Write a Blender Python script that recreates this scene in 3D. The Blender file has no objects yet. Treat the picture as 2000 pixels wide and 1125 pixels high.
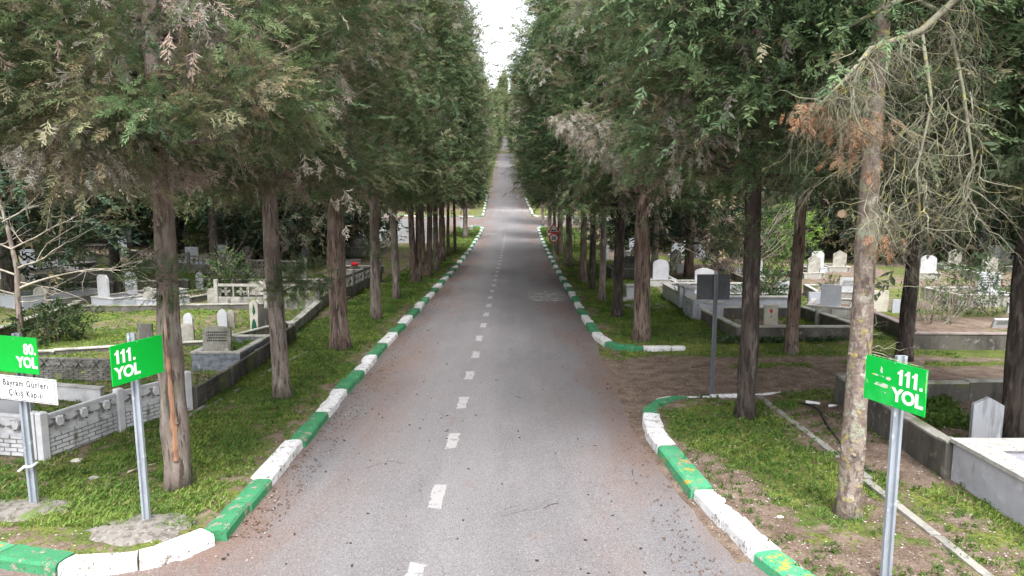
import bpy, bmesh, math, random
import numpy as np
from mathutils import Vector, Matrix
C = bpy.data.collections.new("scene_objects"); bpy.context.scene.collection.children.link(C)
SC = bpy.context.scene
# ------------------------------------------------------------------ camera, sky, sun, exposure
H = 4.45; F = 1333.0; PITCH = math.radians(7.14); YAW = math.radians(0.34)
cam = bpy.data.cameras.new("camera"); cam.lens = 24; cam.sensor_width = 36; cam.clip_end = 3000; cam.clip_start = .1
co = bpy.data.objects.new("camera", cam); C.objects.link(co)
co.location = (0, 0, H); co.rotation_euler = (math.pi/2-PITCH, 0, YAW); SC.camera = co
W = bpy.data.worlds.new("World"); SC.world = W; W.use_nodes = True
nt = W.node_tree; nt.nodes.clear()
sky = nt.nodes.new('ShaderNodeTexSky'); sky.sky_type = 'NISHITA'; sky.sun_disc = False
SUN_EL = math.radians(58); SUN_ROT = math.radians(200)
sky.sun_elevation = SUN_EL; sky.sun_rotation = SUN_ROT; sky.dust_density = 4.0; sky.air_density = 1.0
hs = nt.nodes.new('ShaderNodeHueSaturation'); hs.inputs['Saturation'].default_value = .12
bg = nt.nodes.new('ShaderNodeBackground'); bg.inputs['Strength'].default_value = .15
wo = nt.nodes.new('ShaderNodeOutputWorld')
nt.links.new(sky.outputs[0], hs.inputs['Color']); nt.links.new(hs.outputs[0], bg.inputs[0]); nt.links.new(bg.outputs[0], wo.inputs[0])
sl = bpy.data.lights.new("sun", 'SUN'); sl.energy = 2.0; sl.angle = math.radians(20); sl.color = (1, .97, .93)
so = bpy.data.objects.new("sun", sl); C.objects.link(so)
# sun stands behind the camera, a little to the right
so.rotation_euler = (math.pi/2-SUN_EL, 0, math.radians(20))
SC.view_settings.view_transform = 'Standard'; SC.view_settings.look = 'None'; SC.view_settings.gamma = 1
SC.view_settings.exposure = 1.5
SC.cycles.max_bounces = 6; SC.cycles.diffuse_bounces = 2; SC.cycles.transparent_max_bounces = 6

# ------------------------------------------------------------------ numeric helpers
rng = np.random.default_rng(7); random.seed(7)
PI = math.pi
def hash2(ix, iy, s):
    h = (ix.astype(np.int64)*374761393 + iy.astype(np.int64)*668265263 + s*1442695041) & 0x7fffffff
    h = ((h ^ (h >> 13))*1274126177) & 0x7fffffff
    return ((h ^ (h >> 16)) & 0xffff)/65535.0
def vnoise(x, y, s=0):
    x = np.asarray(x, float); y = np.asarray(y, float)
    ix = np.floor(x); iy = np.floor(y); fx = x-ix; fy = y-iy
    fx = fx*fx*(3-2*fx); fy = fy*fy*(3-2*fy)
    a = hash2(ix, iy, s); b = hash2(ix+1, iy, s); c = hash2(ix, iy+1, s); d = hash2(ix+1, iy+1, s)
    return (a*(1-fx)+b*fx)*(1-fy)+(c*(1-fx)+d*fx)*fy
def fbm(x, y, s=0, o=4):
    v = 0; a = .5; t = 0
    for k in range(o):
        v = v+a*vnoise(np.asarray(x)*2**k, np.asarray(y)*2**k, s+k); t += a; a *= .55
    return v/t
def sstep(a, b, x):
    t = np.clip((np.asarray(x, float)-a)/(b-a), 0, 1); return t*t*(3-2*t)
# ---- terrain
ZY = [-80, 45, 60, 72, 84, 98, 115, 130, 200, 290, 400, 520, 700, 1000]
ZZ = [0, 0, .22, .62, 1.2, 2.45, 4.2, 5.9, 14, 25, 52, 80, 100, 110]
def base_z(x, y):
    x = np.asarray(x, float); y = np.asarray(y, float)
    z = np.interp(y, ZY, ZZ)
    z = z+.95*sstep(0, 1, (-x-12)/18)*sstep(0, 1, (y-24)/14)
    z = z+5.0*sstep(0, 1, (np.abs(x)-35)/70)*sstep(20, 90, y)
    return z
def road_c(y): return np.interp(y, [-80, 84, 130, 290, 400, 700], [-.71, -.71, -2.0, -4.4, -4.6, -4.6])
KL = [(-40, 12.6), (-14, 10.0), (-9, 8.75), (-7.2, 8.12), (-6.2, 7.75), (-5.4, 7.58), (-4.85, 7.62), (-4.4, 7.82), (-4.02, 8.28), (-3.83, 8.8), (-3.86, 12), (-3.95, 20), (-3.95, 40), (-3.95, 60), (-3.95, 80), (-4.0, 84.5), (-4.4, 85.7), (-5.6, 86.3)]
KR1 = [(2.53, 62), (2.53, 40), (2.53, 24), (2.58, 21.7), (2.72, 20.9), (3.05, 20.35), (3.6, 20.2), (4.4, 20.2), (5.15, 20.3)]
KR1 = [(5.0, 86.3), (3.2, 86), (2.6, 84.5), (2.53, 80)]+KR1
KR2 = [(6.15, 16.05), (5.3, 15.75), (4.6, 15.62), (3.75, 15.55), (3.15, 15.2), (2.72, 14.6), (2.55, 13.7), (2.52, 12.8), (2.6, 11.8), (2.7, 10.2), (2.95, 8.4), (3.35, 7.1), (4.1, 6.0), (5.5, 5.2), (9, 4.6), (40, 4.5)]
KR2 = [(x-.04 if x < 7 else x, y*.968) for x, y in KR2]
VP = [KL+[(-200, 86.3), (-400, 86.3), (-400, 30), (-60, 16)],
      [(400, 86.3)]+KR1+[(9, 20.6), (14, 21.2), (400, 30)],
      [(400, 15)]+[(14, 16.6), (9, 16.3)]+KR2+[(400, 4.5)],
      [(-400, 97.4), (-60, 97.4), (-5.6, 97.4), (-4.8, 98), (-4.5, 99.5), (-5.3, 130), (-7.7, 290), (-7.9, 400), (-7.9, 900), (-400, 900)],
      [(400, 97.4), (400, 900), (-1.3, 900), (-1.3, 400), (-1.1, 290), (1.3, 130), (2.3, 99.5), (2.8, 98), (4.2, 97.4)]]
def in_poly(x, y, P):
    r = np.zeros(x.shape, bool); n = len(P)
    for i in range(n):
        x0, y0 = P[i]; x1, y1 = P[(i+1) % n]
        c = ((y0 > y) != (y1 > y)); d = (y1-y0) if y1 != y0 else 1e-9
        r ^= c & (x < (x1-x0)*(y-y0)/d+x0)
    return r
def dist_poly(x, y, P):
    m = np.full(x.shape, 1e9); n = len(P)
    for i in range(n):
        x0, y0 = P[i]; x1, y1 = P[(i+1) % n]; dx, dy = x1-x0, y1-y0; L = dx*dx+dy*dy+1e-12
        t = np.clip(((x-x0)*dx+(y-y0)*dy)/L, 0, 1)
        m = np.minimum(m, np.hypot(x-x0-t*dx, y-y0-t*dy))
    return m
def verge(x, y):
    """signed distance into the raised verge, 0 when not on it"""
    x = np.asarray(x, float); y = np.asarray(y, float); v = np.zeros(np.broadcast(x, y).shape); x = x+v; y = y+v
    for P in VP:
        m = in_poly(x, y, P)
        if m.any():
            v[m] = np.maximum(v[m], dist_poly(x[m], y[m], P))
    return v
def gz(x, y, rough=True):
    v = verge(x, y)
    z = base_z(x, y)-.02+.172*sstep(.05, .32, v)+.085*(fbm(np.asarray(x)*2.6, np.asarray(y)*2.6, 9, 3)-.5)*sstep(.14, .32, v)
    if rough: z = z+(fbm(np.asarray(x)*.9, np.asarray(y)*.9, 5)-.5)*.10*sstep(.4, 1.6, v)
    return z
def gz1(x, y): return float(gz(np.array([x]), np.array([y]))[0])
cp, sp = math.cos(PITCH), math.sin(PITCH); cy, sy = math.cos(YAW), math.sin(YAW)
def ray(px, py):
    u = (px-1000)/F; v = -(py-562.5)/F
    d = Vector((u, cp+v*sp, -sp+v*cp))      # before yaw
    return Vector((d.x*cy-d.y*sy, d.x*sy+d.y*cy, d.z))
def G(px, py):
    """measured spot on the ground (2000 px wide photograph)"""
    d = ray(px, py); t = 3.0
    while t < 800:
        if H+d.z*t < float(np.interp(d.y*t, ZY, ZZ)) + (float(base_z(d.x*t, d.y*t))-float(np.interp(d.y*t, ZY, ZZ)) if (abs(d.x*t) > 12 and d.y*t > 22) else 0): break
        t *= 1.004
    z = gz1(d.x*t, d.y*t)
    if t < 45: t = (z-H)/d.z
    p = Vector((0, 0, H))+d*t
    return Vector((p.x, p.y, gz1(p.x, p.y)))
def P(px, py, y):
    d = ray(px, py); return Vector((0, 0, H))+d*(y/d.y)

# ------------------------------------------------------------------ object helpers
def tag(o, label=None, cat=None, group=None, kind=None):
    if label: o['label'] = label
    if cat: o['category'] = cat
    if group: o['group'] = group
    if kind: o['kind'] = kind
    return o
def empty(name, loc, rz=0, label=None, cat=None, group=None):
    o = bpy.data.objects.new(name, None); C.objects.link(o); o.location = loc; o.rotation_euler = (0, 0, rz); o.empty_display_size = .2
    return tag(o, label, cat, group)
def copy_tree(o, parent=None):
    c = o.copy(); C.objects.link(c)
    if parent: c.parent = parent
    for ch in list(o.children): copy_tree(ch, c)
    return c
def link(name, me, mats=None, parent=None, loc=None):
    o = bpy.data.objects.new(name, me); C.objects.link(o)
    if mats is not None:
        for m in (mats if isinstance(mats, (list, tuple)) else [mats]): me.materials.append(m)
    if parent: o.parent = parent
    if loc is not None: o.location = loc
    return o
class MB:
    def __init__(s): s.v = []; s.f = []; s.m = []; s.sm = []
    def add(s, vs, fs, m=0, smooth=False):
        b = len(s.v); s.v += [tuple(v) for v in vs]
        for f in fs: s.f.append([b+i for i in f]); s.m.append(m); s.sm.append(smooth)
    def box(s, c, d, rz=0, m=0, taper=1.0):
        x, y, z = d[0]/2, d[1]/2, d[2]/2; ca, sa = math.cos(rz), math.sin(rz); vs = []
        for k, q in ((-1, 1.0), (1, taper)):
            for i, j in ((-1, -1), (1, -1), (1, 1), (-1, 1)):
                X, Y = i*x*q, j*y*q; vs.append((c[0]+X*ca-Y*sa, c[1]+X*sa+Y*ca, c[2]+k*z))
        s.add(vs, [(3, 2, 1, 0), (4, 5, 6, 7), (0, 1, 5, 4), (1, 2, 6, 5), (2, 3, 7, 6), (3, 0, 4, 7)], m)
    def prism(s, poly, y0, y1, m=0, off=(0, 0, 0)):
        """outline in x,z given thickness along y"""
        n = len(poly); a = [(off[0]+p[0], off[1]+y0, off[2]+p[1]) for p in poly]; b = [(off[0]+p[0], off[1]+y1, off[2]+p[1]) for p in poly]
        s.add(a+b, [list(range(n)), list(range(2*n-1, n-1, -1))]+[(i, i+n, (i+1) % n+n, (i+1) % n) for i in range(n)], m)
    def tube(s, pts, rad, n=8, m=0, cap=True, wob=0, seed=0):
        pts = [Vector(p) for p in pts]; r = random.Random(seed); vs = []
        ref = Vector((0, 0, 1))
        if abs((pts[-1]-pts[0]).normalized().z) > .8: ref = Vector((1, 0, 0))
        for i, p in enumerate(pts):
            t = (pts[min(i+1, len(pts)-1)]-pts[max(i-1, 0)]).normalized()
            a = t.cross(ref).normalized(); b = t.cross(a)
            R = rad[i] if hasattr(rad, '__len__') else rad
            for k in range(n):
                an = 2*PI*k/n; q = R*(1+wob*(r.random()-.5)); vs.append(p+a*math.cos(an)*q+b*math.sin(an)*q)
        fs = []
        for i in range(len(pts)-1):
            for k in range(n): fs.append((i*n+k, i*n+(k+1) % n, (i+1)*n+(k+1) % n, (i+1)*n+k))
        s.add(vs, fs, m, n > 4)
        if cap:
            b = len(s.v)-len(vs); s.f.append([b+k for k in range(n)][::-1]); s.m.append(m); s.sm.append(False)
            s.f.append([b+(len(pts)-1)*n+k for k in range(n)]); s.m.append(m); s.sm.append(False)
    def mesh(s, name, bevel=0):
        me = bpy.data.meshes.new(name); me.from_pydata(s.v, [], s.f)
        me.polygons.foreach_set('material_index', s.m); me.polygons.foreach_set('use_smooth', s.sm)
        bm = bmesh.new(); bm.from_mesh(me)
        bmesh.ops.recalc_face_normals(bm, faces=bm.faces)
        if bevel:
            es = [e for e in bm.edges if len(e.link_faces) == 2 and e.calc_face_angle(0) > .5]
            bmesh.ops.bevel(bm, geom=es, offset=bevel, segments=2, profile=.6, affect='EDGES', clamp_overlap=True)
        bm.to_mesh(me); bm.free(); me.update(); return me
    def build(s, name, mats, parent=None, bevel=0, loc=None): return link(name, s.mesh(name, bevel), mats, parent, loc)
def quads_mesh(name, V, cols=None):
    """V: (N,4,3) array of separate quads"""
    N = len(V); me = bpy.data.meshes.new(name)
    me.vertices.add(N*4); me.vertices.foreach_set('co', V.astype(np.float32).ravel())
    me.loops.add(N*4); me.loops.foreach_set('vertex_index', np.arange(N*4, dtype=np.int32))
    me.polygons.add(N); me.polygons.foreach_set('loop_start', np.arange(0, N*4, 4, dtype=np.int32))
    if cols is not None:
        at = me.attributes.new('leaf_colour', 'FLOAT_COLOR', 'FACE')
        c = np.ones((N, 4), np.float32); c[:, :3] = cols; at.data.foreach_set('color', c.ravel())
    me.update(calc_edges=True); return me

# ------------------------------------------------------------------ materials
def newmat(name):
    m = bpy.data.materials.new(name); m.use_nodes = True; n = m.node_tree; b = n.nodes['Principled BSDF']
    return m, n, b
def N(nt, t, **k):
    n = nt.nodes.new(t)
    for a, v in k.items():
        if a in n.inputs: n.inputs[a].default_value = v
        else: setattr(n, a, v)
    return n
def noise_mask(nt, co, scale, lo, hi, detail=5, rough=.6, stretch=None, dist=0):
    src = co
    if stretch:
        mp = nt.nodes.new('ShaderNodeMapping'); mp.inputs['Scale'].default_value = stretch; nt.links.new(co, mp.inputs[0]); src = mp.outputs[0]
    n = N(nt, 'ShaderNodeTexNoise'); n.inputs['Scale'].default_value = scale; n.inputs['Detail'].default_value = detail; n.inputs['Roughness'].default_value = rough; n.inputs['Distortion'].default_value = dist
    nt.links.new(src, n.inputs['Vector'])
    r = nt.nodes.new('ShaderNodeMapRange'); r.inputs['From Min'].default_value = lo; r.inputs['From Max'].default_value = hi; nt.links.new(n.outputs['Fac'], r.inputs['Value'])
    return r.outputs[0], n.outputs['Fac']
def mixc(nt, fac, a, b):
    x = nt.nodes.new('ShaderNodeMix'); x.data_type = 'RGBA'
    if isinstance(fac, (int, float)): x.inputs[0].default_value = fac
    else: nt.links.new(fac, x.inputs[0])
    for i, c in ((6, a), (7, b)):
        if isinstance(c, tuple): x.inputs[i].default_value = (*c, 1)
        else: nt.links.new(c, x.inputs[i])
    return x.outputs[2]
def math_(nt, op, a, b=0.0, clamp=False):
    x = nt.nodes.new('ShaderNodeMath'); x.operation = op; x.use_clamp = clamp
    for i, c in ((0, a), (1, b)):
        if isinstance(c, (int, float)): x.inputs[i].default_value = c
        else: nt.links.new(c, x.inputs[i])
    return x.outputs[0]
def layered(name, base, layers, rough=.85, bump=None, coord='Object', spec=.3, metallic=0):
    """base colour plus noise-masked layers (colour, scale, lo, hi[, stretch])"""
    m, nt, b = newmat(name); tc = nt.nodes.new('ShaderNodeTexCoord')
    if coord == 'World':
        g = nt.nodes.new('ShaderNodeNewGeometry'); co = g.outputs['Position']
    else: co = tc.outputs[coord]
    col = base
    for L in layers:
        f, _ = noise_mask(nt, co, L[1], L[2], L[3], stretch=L[4] if len(L) > 4 else None)
        col = mixc(nt, f, col, L[0])
    if isinstance(col, tuple): b.inputs['Base Color'].default_value = (*col, 1)
    else: nt.links.new(col, b.inputs['Base Color'])
    b.inputs['Roughness'].default_value = rough; b.inputs['Specular IOR Level'].default_value = spec; b.inputs['Metallic'].default_value = metallic
    if bump:
        for i, (sc_, st, di, *s_) in enumerate([bump]):
            _, f = noise_mask(nt, co, sc_, 0, 1, detail=6, stretch=s_[0] if s_ else None)
            bp = nt.nodes.new('ShaderNodeBump'); bp.inputs['Strength'].default_value = st; bp.inputs['Distance'].default_value = di
            nt.links.new(f, bp.inputs['Height']); nt.links.new(bp.outputs[0], b.inputs['Normal'])
    return m
M = {}
M['bark'] = layered('bark_brown', (.19, .135, .11), [((.10, .07, .055), 5, .45, .62, (1, 1, .22)), ((.31, .26, .225), 7, .5, .72, (1, 1, .18)), ((.20, .20, .15), 1.6, .52, .66), ((.055, .04, .035), 18, .52, .60, (1, 1, .13))], .95, (14, .9, .05, (1, 1, .2)))
M['bark_grey'] = layered('bark_grey', (.27, .212, .188), [((.15, .13, .11), 6, .42, .6, (1, 1, .25)), ((.37, .335, .315), 8, .52, .75, (1, 1, .3)), ((.20, .205, .15), 1.5, .5, .66), ((.085, .065, .058), 17, .53, .60, (1, 1, .14)), ((.14, .11, .095), 1.1, .50, .60)], .95, (14, .7, .04, (1, 1, .25)))
M['bark_dark'] = layered('bark_dark', (.075, .06, .052), [((.04, .033, .03), 6, .42, .6, (1, 1, .25)), ((.15, .125, .11), 8, .52, .7, (1, 1, .3)), ((.03, .024, .022), 18, .52, .6, (1, 1, .13))], .95, (14, .8, .05, (1, 1, .25)))
M['bark_lichen'] = layered('bark_lichen', (.25, .205, .18), [((.11, .085, .075), 16, .50, .58, (1, 1, .3)), ((.17, .13, .11), 6, .45, .6, (1, 1, .4)), ((.42, .40, .35), 9, .55, .7, (1, 1, .7)), ((.33, .28, .11), 7, .56, .66), ((.30, .32, .24), 4, .56, .66)], .95, (16, .8, .04))
M['lichen_twig'] = layered('lichen_twig', (.19, .18, .135), [((.27, .275, .19), 5, .45, .6), ((.40, .35, .10), 6, .58, .65), ((.13, .11, .09), 9, .56, .66)], .95)
M['twig'] = layered('pale_twig', (.34, .31, .26), [((.20, .17, .14), 4, .45, .6)], .9)
M['scar'] = layered('bark_scar', (.36, .20, .12), [((.17, .10, .075), 9, .45, .56, (1, 1, .3)), ((.45, .33, .25), 6, .5, .62, (1, 1, .12))], .85, (20, .5, .02, (1, 1, .15)))
M['wood_cut'] = layered('cut_wood', (.5, .34, .24), [((.36, .22, .15), 12, .5, .6)], .8)
CONC = [((.17, .165, .15), 1.6, .45, .62), ((.42, .41, .38), 5, .55, .7), ((.10, .105, .085), 3, .58, .68, (1, 1, .35)), ((.14, .17, .08), 1.1, .57, .68)]
M['conc'] = layered('concrete', (.29, .28, .255), CONC, .95, (30, .5, .02))
M['conc_dark'] = layered('concrete_dark', (.12, .112, .10), [((.06, .056, .05), 1.8, .45, .62, (1, 1, .4)), ((.24, .23, .21), 5, .58, .72), ((.12, .14, .06), 1.3, .56, .66)], .95, (30, .5, .02))
M['conc_top'] = layered('concrete_top', (.44, .425, .39), [((.24, .235, .2), 2.2, .48, .62), ((.13, .13, .1), 9, .6, .7), ((.22, .26, .12), 1.7, .6, .7)], .95, (30, .4, .02))
M['fence_white'] = layered('whitewashed_concrete', (.62, .62, .66), [((.40, .40, .42), 1.4, .45, .65), ((.68, .68, .70), 4, .5, .7), ((.24, .24, .2), 3.2, .62, .72, (1, 1, .4))], .9, (35, .3, .01))
M['fence_grey'] = layered('weathered_fence', (.22, .21, .195), [((.12, .12, .10), 1.8, .42, .6), ((.34, .33, .3), 5, .55, .7), ((.30, .30, .06), 2.6, .66, .7)], .95, (30, .5, .02))
M['recess_shade'] = layered('groove_shade', (.15, .145, .14), [((.34, .34, .34), 6, .5, .65)], .95)  # dark tone painting recess shadow into the relief crescents and brick grooves
M['marble_w'] = layered('white_marble', (.44, .45, .475), [((.35, .36, .39), 2.2, .45, .65), ((.40, .40, .38), 4, .62, .75, (1, 1, .4))], .45, spec=.5)
M['marble_g'] = layered('grey_marble', (.24, .26, .30), [((.13, .145, .175), 5, .45, .58, (1, 1, 1.6)), ((.46, .48, .53), 6, .60, .72, (1, 2, .8))], .4, spec=.5)
M['marble_b'] = layered('pale_grey_marble', (.40, .42, .47), [((.30, .32, .36), 2.5, .45, .65), ((.52, .54, .6), 5, .55, .7)], .35, spec=.5)
M['marble_s'] = layered('streaked_marble', (.40, .41, .45), [((.22, .23, .24), 2.6, .46, .6, (2.2, 1, .35)), ((.16, .16, .10), 2.2, .55, .68, (2.2, 1, .35)), ((.58, .6, .66), 4, .55, .7, (2, 1, .3))], .5)
M['stone'] = layered('old_stone', (.33, .32, .285), [((.20, .195, .165), 2.4, .42, .62), ((.46, .45, .41), 6, .55, .7), ((.11, .115, .085), 4, .56, .68, (1, 1, .4))], .9, (30, .4, .015))
M['stone_dark'] = layered('dark_stone', (.10, .095, .088), [((.06, .057, .05), 3, .45, .6, (2, 1, .3)), ((.24, .235, .21), 6, .56, .7, (2.4, 1, .25))], .9, (30, .4, .015))
M['stone_tan'] = layered('tan_stone', (.52, .49, .42), [((.38, .36, .31), 3, .45, .6), ((.62, .6, .55), 6, .55, .7)], .8)
M['lilac'] = layered('lilac_plaster', (.40, .40, .46), [((.32, .32, .37), 1.6, .45, .62), ((.50, .50, .56), 4, .55, .7), ((.25, .24, .25), 3, .64, .72, (1, 1, .4))], .85, (30, .25, .01))
M['coping_w'] = layered('white_coping', (.43, .42, .41), [((.32, .31, .30), 2.5, .45, .62), ((.16, .145, .13), 14, .60, .66), ((.35, .33, .3), 5, .6, .7)], .8)
M['coping_r'] = layered('brown_coping', (.30, .245, .235), [((.20, .16, .15), 3, .45, .62), ((.40, .35, .34), 6, .55, .7)], .8)
M['galv'] = layered('galvanised_steel', (.36, .40, .45), [((.24, .27, .31), 5, .45, .6, (1, 1, .2)), ((.52, .56, .6), 9, .58, .7)], .42, metallic=.35, spec=.5)
M['galv_dark'] = layered('dull_steel', (.15, .165, .19), [((.10, .11, .13), 5, .45, .6, (1, 1, .2))], .5, metallic=.3, spec=.5)
M['dark_panel'] = layered('sign_back', (.055, .06, .068), [((.09, .10, .11), 3, .5, .7), ((.035, .038, .04), 6, .55, .7)], .55)
M['green_sign'] = layered('green_sign', (.0, .40, .035), [((.0, .44, .045), 2, .4, .7)], .5, spec=.25)
M['green_sign2'] = layered('faded_green_sign', (.0, .42, .05), [((.03, .50, .10), 3, .5, .7)], .5, spec=.25)
M['sign_scuff'] = layered('paint_scuff', (.50, .58, .50), [((.55, .48, .08), 9, .55, .6), ((.05, .42, .08), 14, .5, .56)], .7)
M['sign_white'] = layered('sign_white', (.80, .80, .80), [((.68, .69, .7), 5, .5, .7)], .5, spec=.3)
M['letter_white'] = layered('letter_white', (.82, .83, .82), [], .6)
M['black'] = layered('black_paint', (.012, .012, .014), [], .5)
M['red'] = layered('red_paint', (.55, .02, .03), [], .5)
M['white_pl'] = layered('white_plastic', (.75, .75, .76), [], .5)
M['hose'] = layered('black_hose', (.02, .02, .023), [], .4, spec=.5)
M['emblem'] = layered('dark_green_paint', (.015, .09, .05), [], .6)
M['orange'] = layered('orange_paint', (.55, .18, .05), [], .6)
M['asph_patch'] = layered('dirt_concrete', (.20, .185, .17), [((.11, .10, .088), 9, .47, .60), ((.29, .275, .255), 20, .55, .68), ((.12, .16, .06), 2.5, .58, .66)], .95, (50, .6, .02), coord='World')
M['cone'] = layered('cone_brown', (.035, .028, .024), [], .9)
M['litter'] = layered('litter_brown', (.13, .085, .06), [], .9)
M['pebble'] = layered('pebble', (.45, .43, .39), [], .9)
def paint(name, col, col2=None, worn=.60):
    m, nt, b = newmat(name); g = nt.nodes.new('ShaderNodeNewGeometry'); co = g.outputs['Position']
    f1, _ = noise_mask(nt, co, 6, worn-.045, worn-.02, 8, .76); f2, _ = noise_mask(nt, co, 24, .585, .62, 5, .72)
    c = mixc(nt, noise_mask(nt, co, 3, .4, .6)[0], col, tuple(x*.82 for x in col))
    if col2: c = mixc(nt, noise_mask(nt, co, 4.5, .56, .60, 8, .76)[0], c, col2)
    d = mixc(nt, noise_mask(nt, co, 20, .4, .6)[0], (.20, .18, .15), (.33, .31, .27))
    c = mixc(nt, f1, c, d); c = mixc(nt, f2, c, (.09, .075, .06))
    sz = nt.nodes.new('ShaderNodeSeparateXYZ')
    nt.links.new(c, b.inputs['Base Color']); b.inputs['Roughness'].default_value = .92; b.inputs['Specular IOR Level'].default_value = .15
    bp = nt.nodes.new('ShaderNodeBump'); bp.inputs['Strength'].default_value = .5; bp.inputs['Distance'].default_value = .015
    nt.links.new(noise_mask(nt, co, 25, 0, 1, 6)[0], bp.inputs['Height']); nt.links.new(bp.outputs[0], b.inputs['Normal'])
    return m
M['k_green'] = paint('kerb_green', (.05, .235, .11)); M['k_white'] = paint('kerb_white', (.70, .70, .72), worn=.615)
M['k_greeny'] = paint('kerb_green_yellow', (.07, .33, .17), (.42, .28, .04)); M['k_old'] = paint('kerb_old', (.5, .5, .47), worn=.5)
# foliage
def leafmat(name, trans=.3):
    m, nt, b = newmat(name); a = nt.nodes.new('ShaderNodeAttribute'); a.attribute_name = 'leaf_colour'
    oi = nt.nodes.new('ShaderNodeObjectInfo'); h = nt.nodes.new('ShaderNodeHueSaturation')
    nt.links.new(a.outputs['Color'], h.inputs['Color'])
    mr = nt.nodes.new('ShaderNodeMapRange'); mr.inputs['To Min'].default_value = .8; mr.inputs['To Max'].default_value = 1.2
    nt.links.new(oi.outputs['Random'], mr.inputs['Value']); nt.links.new(mr.outputs[0], h.inputs['Value'])
    nt.links.new(h.outputs[0], b.inputs['Base Color']); b.inputs['Roughness'].default_value = .6; b.inputs['Specular IOR Level'].default_value = .25
    t = nt.nodes.new('ShaderNodeBsdfTranslucent'); nt.links.new(h.outputs[0], t.inputs['Color'])
    x = nt.nodes.new('ShaderNodeMixShader'); x.inputs[0].default_value = trans
    o = nt.nodes['Material Output']; nt.links.new(b.outputs[0], x.inputs[1]); nt.links.new(t.outputs[0], x.inputs[2]); nt.links.new(x.outputs[0], o.inputs['Surface'])
    return m
M['leaf'] = leafmat('foliage'); M['grass'] = leafmat('grass_blades', .35)
# ground: attributes 'grassy' and 'soil'
m, nt, b = newmat('ground_soil_moss'); g = nt.nodes.new('ShaderNodeNewGeometry'); co = g.outputs['Position']
ag = nt.nodes.new('ShaderNodeAttribute'); ag.attribute_name = 'grassy'
soil = mixc(nt, noise_mask(nt, co, 2.5, .4, .62, 7)[0], (.125, .088, .068), (.225, .17, .138))
soil = mixc(nt, noise_mask(nt, co, 38, .56, .66, 3)[0], soil, (.30, .25, .20))
soil = mixc(nt, noise_mask(nt, co, 55, .60, .66, 3)[0], soil, (.045, .03, .024))
gr = mixc(nt, noise_mask(nt, co, 1.3, .4, .62, 6)[0], (.085, .13, .027), (.17, .20, .045))
gr = mixc(nt, noise_mask(nt, co, 24, .45, .65, 4)[0], gr, (.05, .055, .02))
f = math_(nt, 'ADD', ag.outputs['Fac'], math_(nt, 'MULTIPLY', math_(nt, 'SUBTRACT', noise_mask(nt, co, 4.5, 0, 1, 8, .7)[0], .5), 2.2))
mr = nt.nodes.new('ShaderNodeMapRange'); mr.inputs['From Min'].default_value = .38; mr.inputs['From Max'].default_value = .62; nt.links.new(f, mr.inputs['Value'])
nt.links.new(mixc(nt, mr.outputs[0], soil, gr), b.inputs['Base Color']); b.inputs['Roughness'].default_value = .95; b.inputs['Specular IOR Level'].default_value = .15
bp = nt.nodes.new('ShaderNodeBump'); bp.inputs['Strength'].default_value = .9; bp.inputs['Distance'].default_value = .04
nt.links.new(noise_mask(nt, co, 18, 0, 1, 8, .7)[0], bp.inputs['Height']); nt.links.new(bp.outputs[0], b.inputs['Normal'])
M['ground'] = m
# asphalt: attribute 'edge' = 1 near kerbs
m, nt, b = newmat('asphalt'); g = nt.nodes.new('ShaderNodeNewGeometry'); co = g.outputs['Position']
ae = nt.nodes.new('ShaderNodeAttribute'); ae.attribute_name = 'edge'
c = mixc(nt, noise_mask(nt, co, .45, .30, .70, 6)[0], (.138, .132, .140), (.170, .163, .172))
c = mixc(nt, noise_mask(nt, co, 1.4, .50, .85, 6, .6, (1, .25, 1))[0], c, (.215, .205, .212))
c = mixc(nt, math_(nt, 'MULTIPLY', noise_mask(nt, co, 1.0, .42, .62, 3, .5, (1, .03, 1))[0], .5), c, (.20, .193, .20))
br = math_(nt, 'MULTIPLY', noise_mask(nt, co, .55, .40, .60, 7, .65, (1, .35, 1))[0], ae.outputs['Fac'], True)
c = mixc(nt, math_(nt, 'MULTIPLY', br, .95), c, (.17, .108, .085))
c = mixc(nt, math_(nt, 'MULTIPLY', noise_mask(nt, co, .9, .60, .68, 7, .65)[0], .35), c, (.17, .105, .08))
c = mixc(nt, noise_mask(nt, co, 40, .55, .63, 4, .85)[0], c, (.29, .285, .295))
c = mixc(nt, noise_mask(nt, co, 52, .53, .60, 4, .85)[0], c, (.068, .06, .063))
c = mixc(nt, noise_mask(nt, co, 1.1, .66, .70, 8, .75)[0], c, (.12, .11, .11))
nz = N(nt, 'ShaderNodeTexNoise'); nz.inputs['Scale'].default_value = 1.2; nz.inputs['Detail'].default_value = 6; nt.links.new(co, nz.inputs['Vector'])
wv = nt.nodes.new('ShaderNodeVectorMath'); wv.operation = 'MULTIPLY_ADD'; nt.links.new(nz.outputs['Color'], wv.inputs[0]); wv.inputs[1].default_value = (1.4, 1.4, 0); nt.links.new(co, wv.inputs[2])
vo = N(nt, 'ShaderNodeTexVoronoi'); vo.feature = 'DISTANCE_TO_EDGE'; vo.inputs['Scale'].default_value = .33; nt.links.new(wv.outputs[0], vo.inputs['Vector'])
ck = nt.nodes.new('ShaderNodeMapRange'); ck.inputs['From Min'].default_value = .005; ck.inputs['From Max'].default_value = .0015; nt.links.new(vo.outputs['Distance'], ck.inputs['Value'])
c = mixc(nt, math_(nt, 'MULTIPLY', math_(nt, 'MULTIPLY', ck.outputs[0], noise_mask(nt, co, .5, .50, .58, 3)[0], True), .55), c, (.07, .062, .06))
nt.links.new(c, b.inputs['Base Color']); b.inputs['Roughness'].default_value = .8; b.inputs['Specular IOR Level'].default_value = .35
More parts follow.
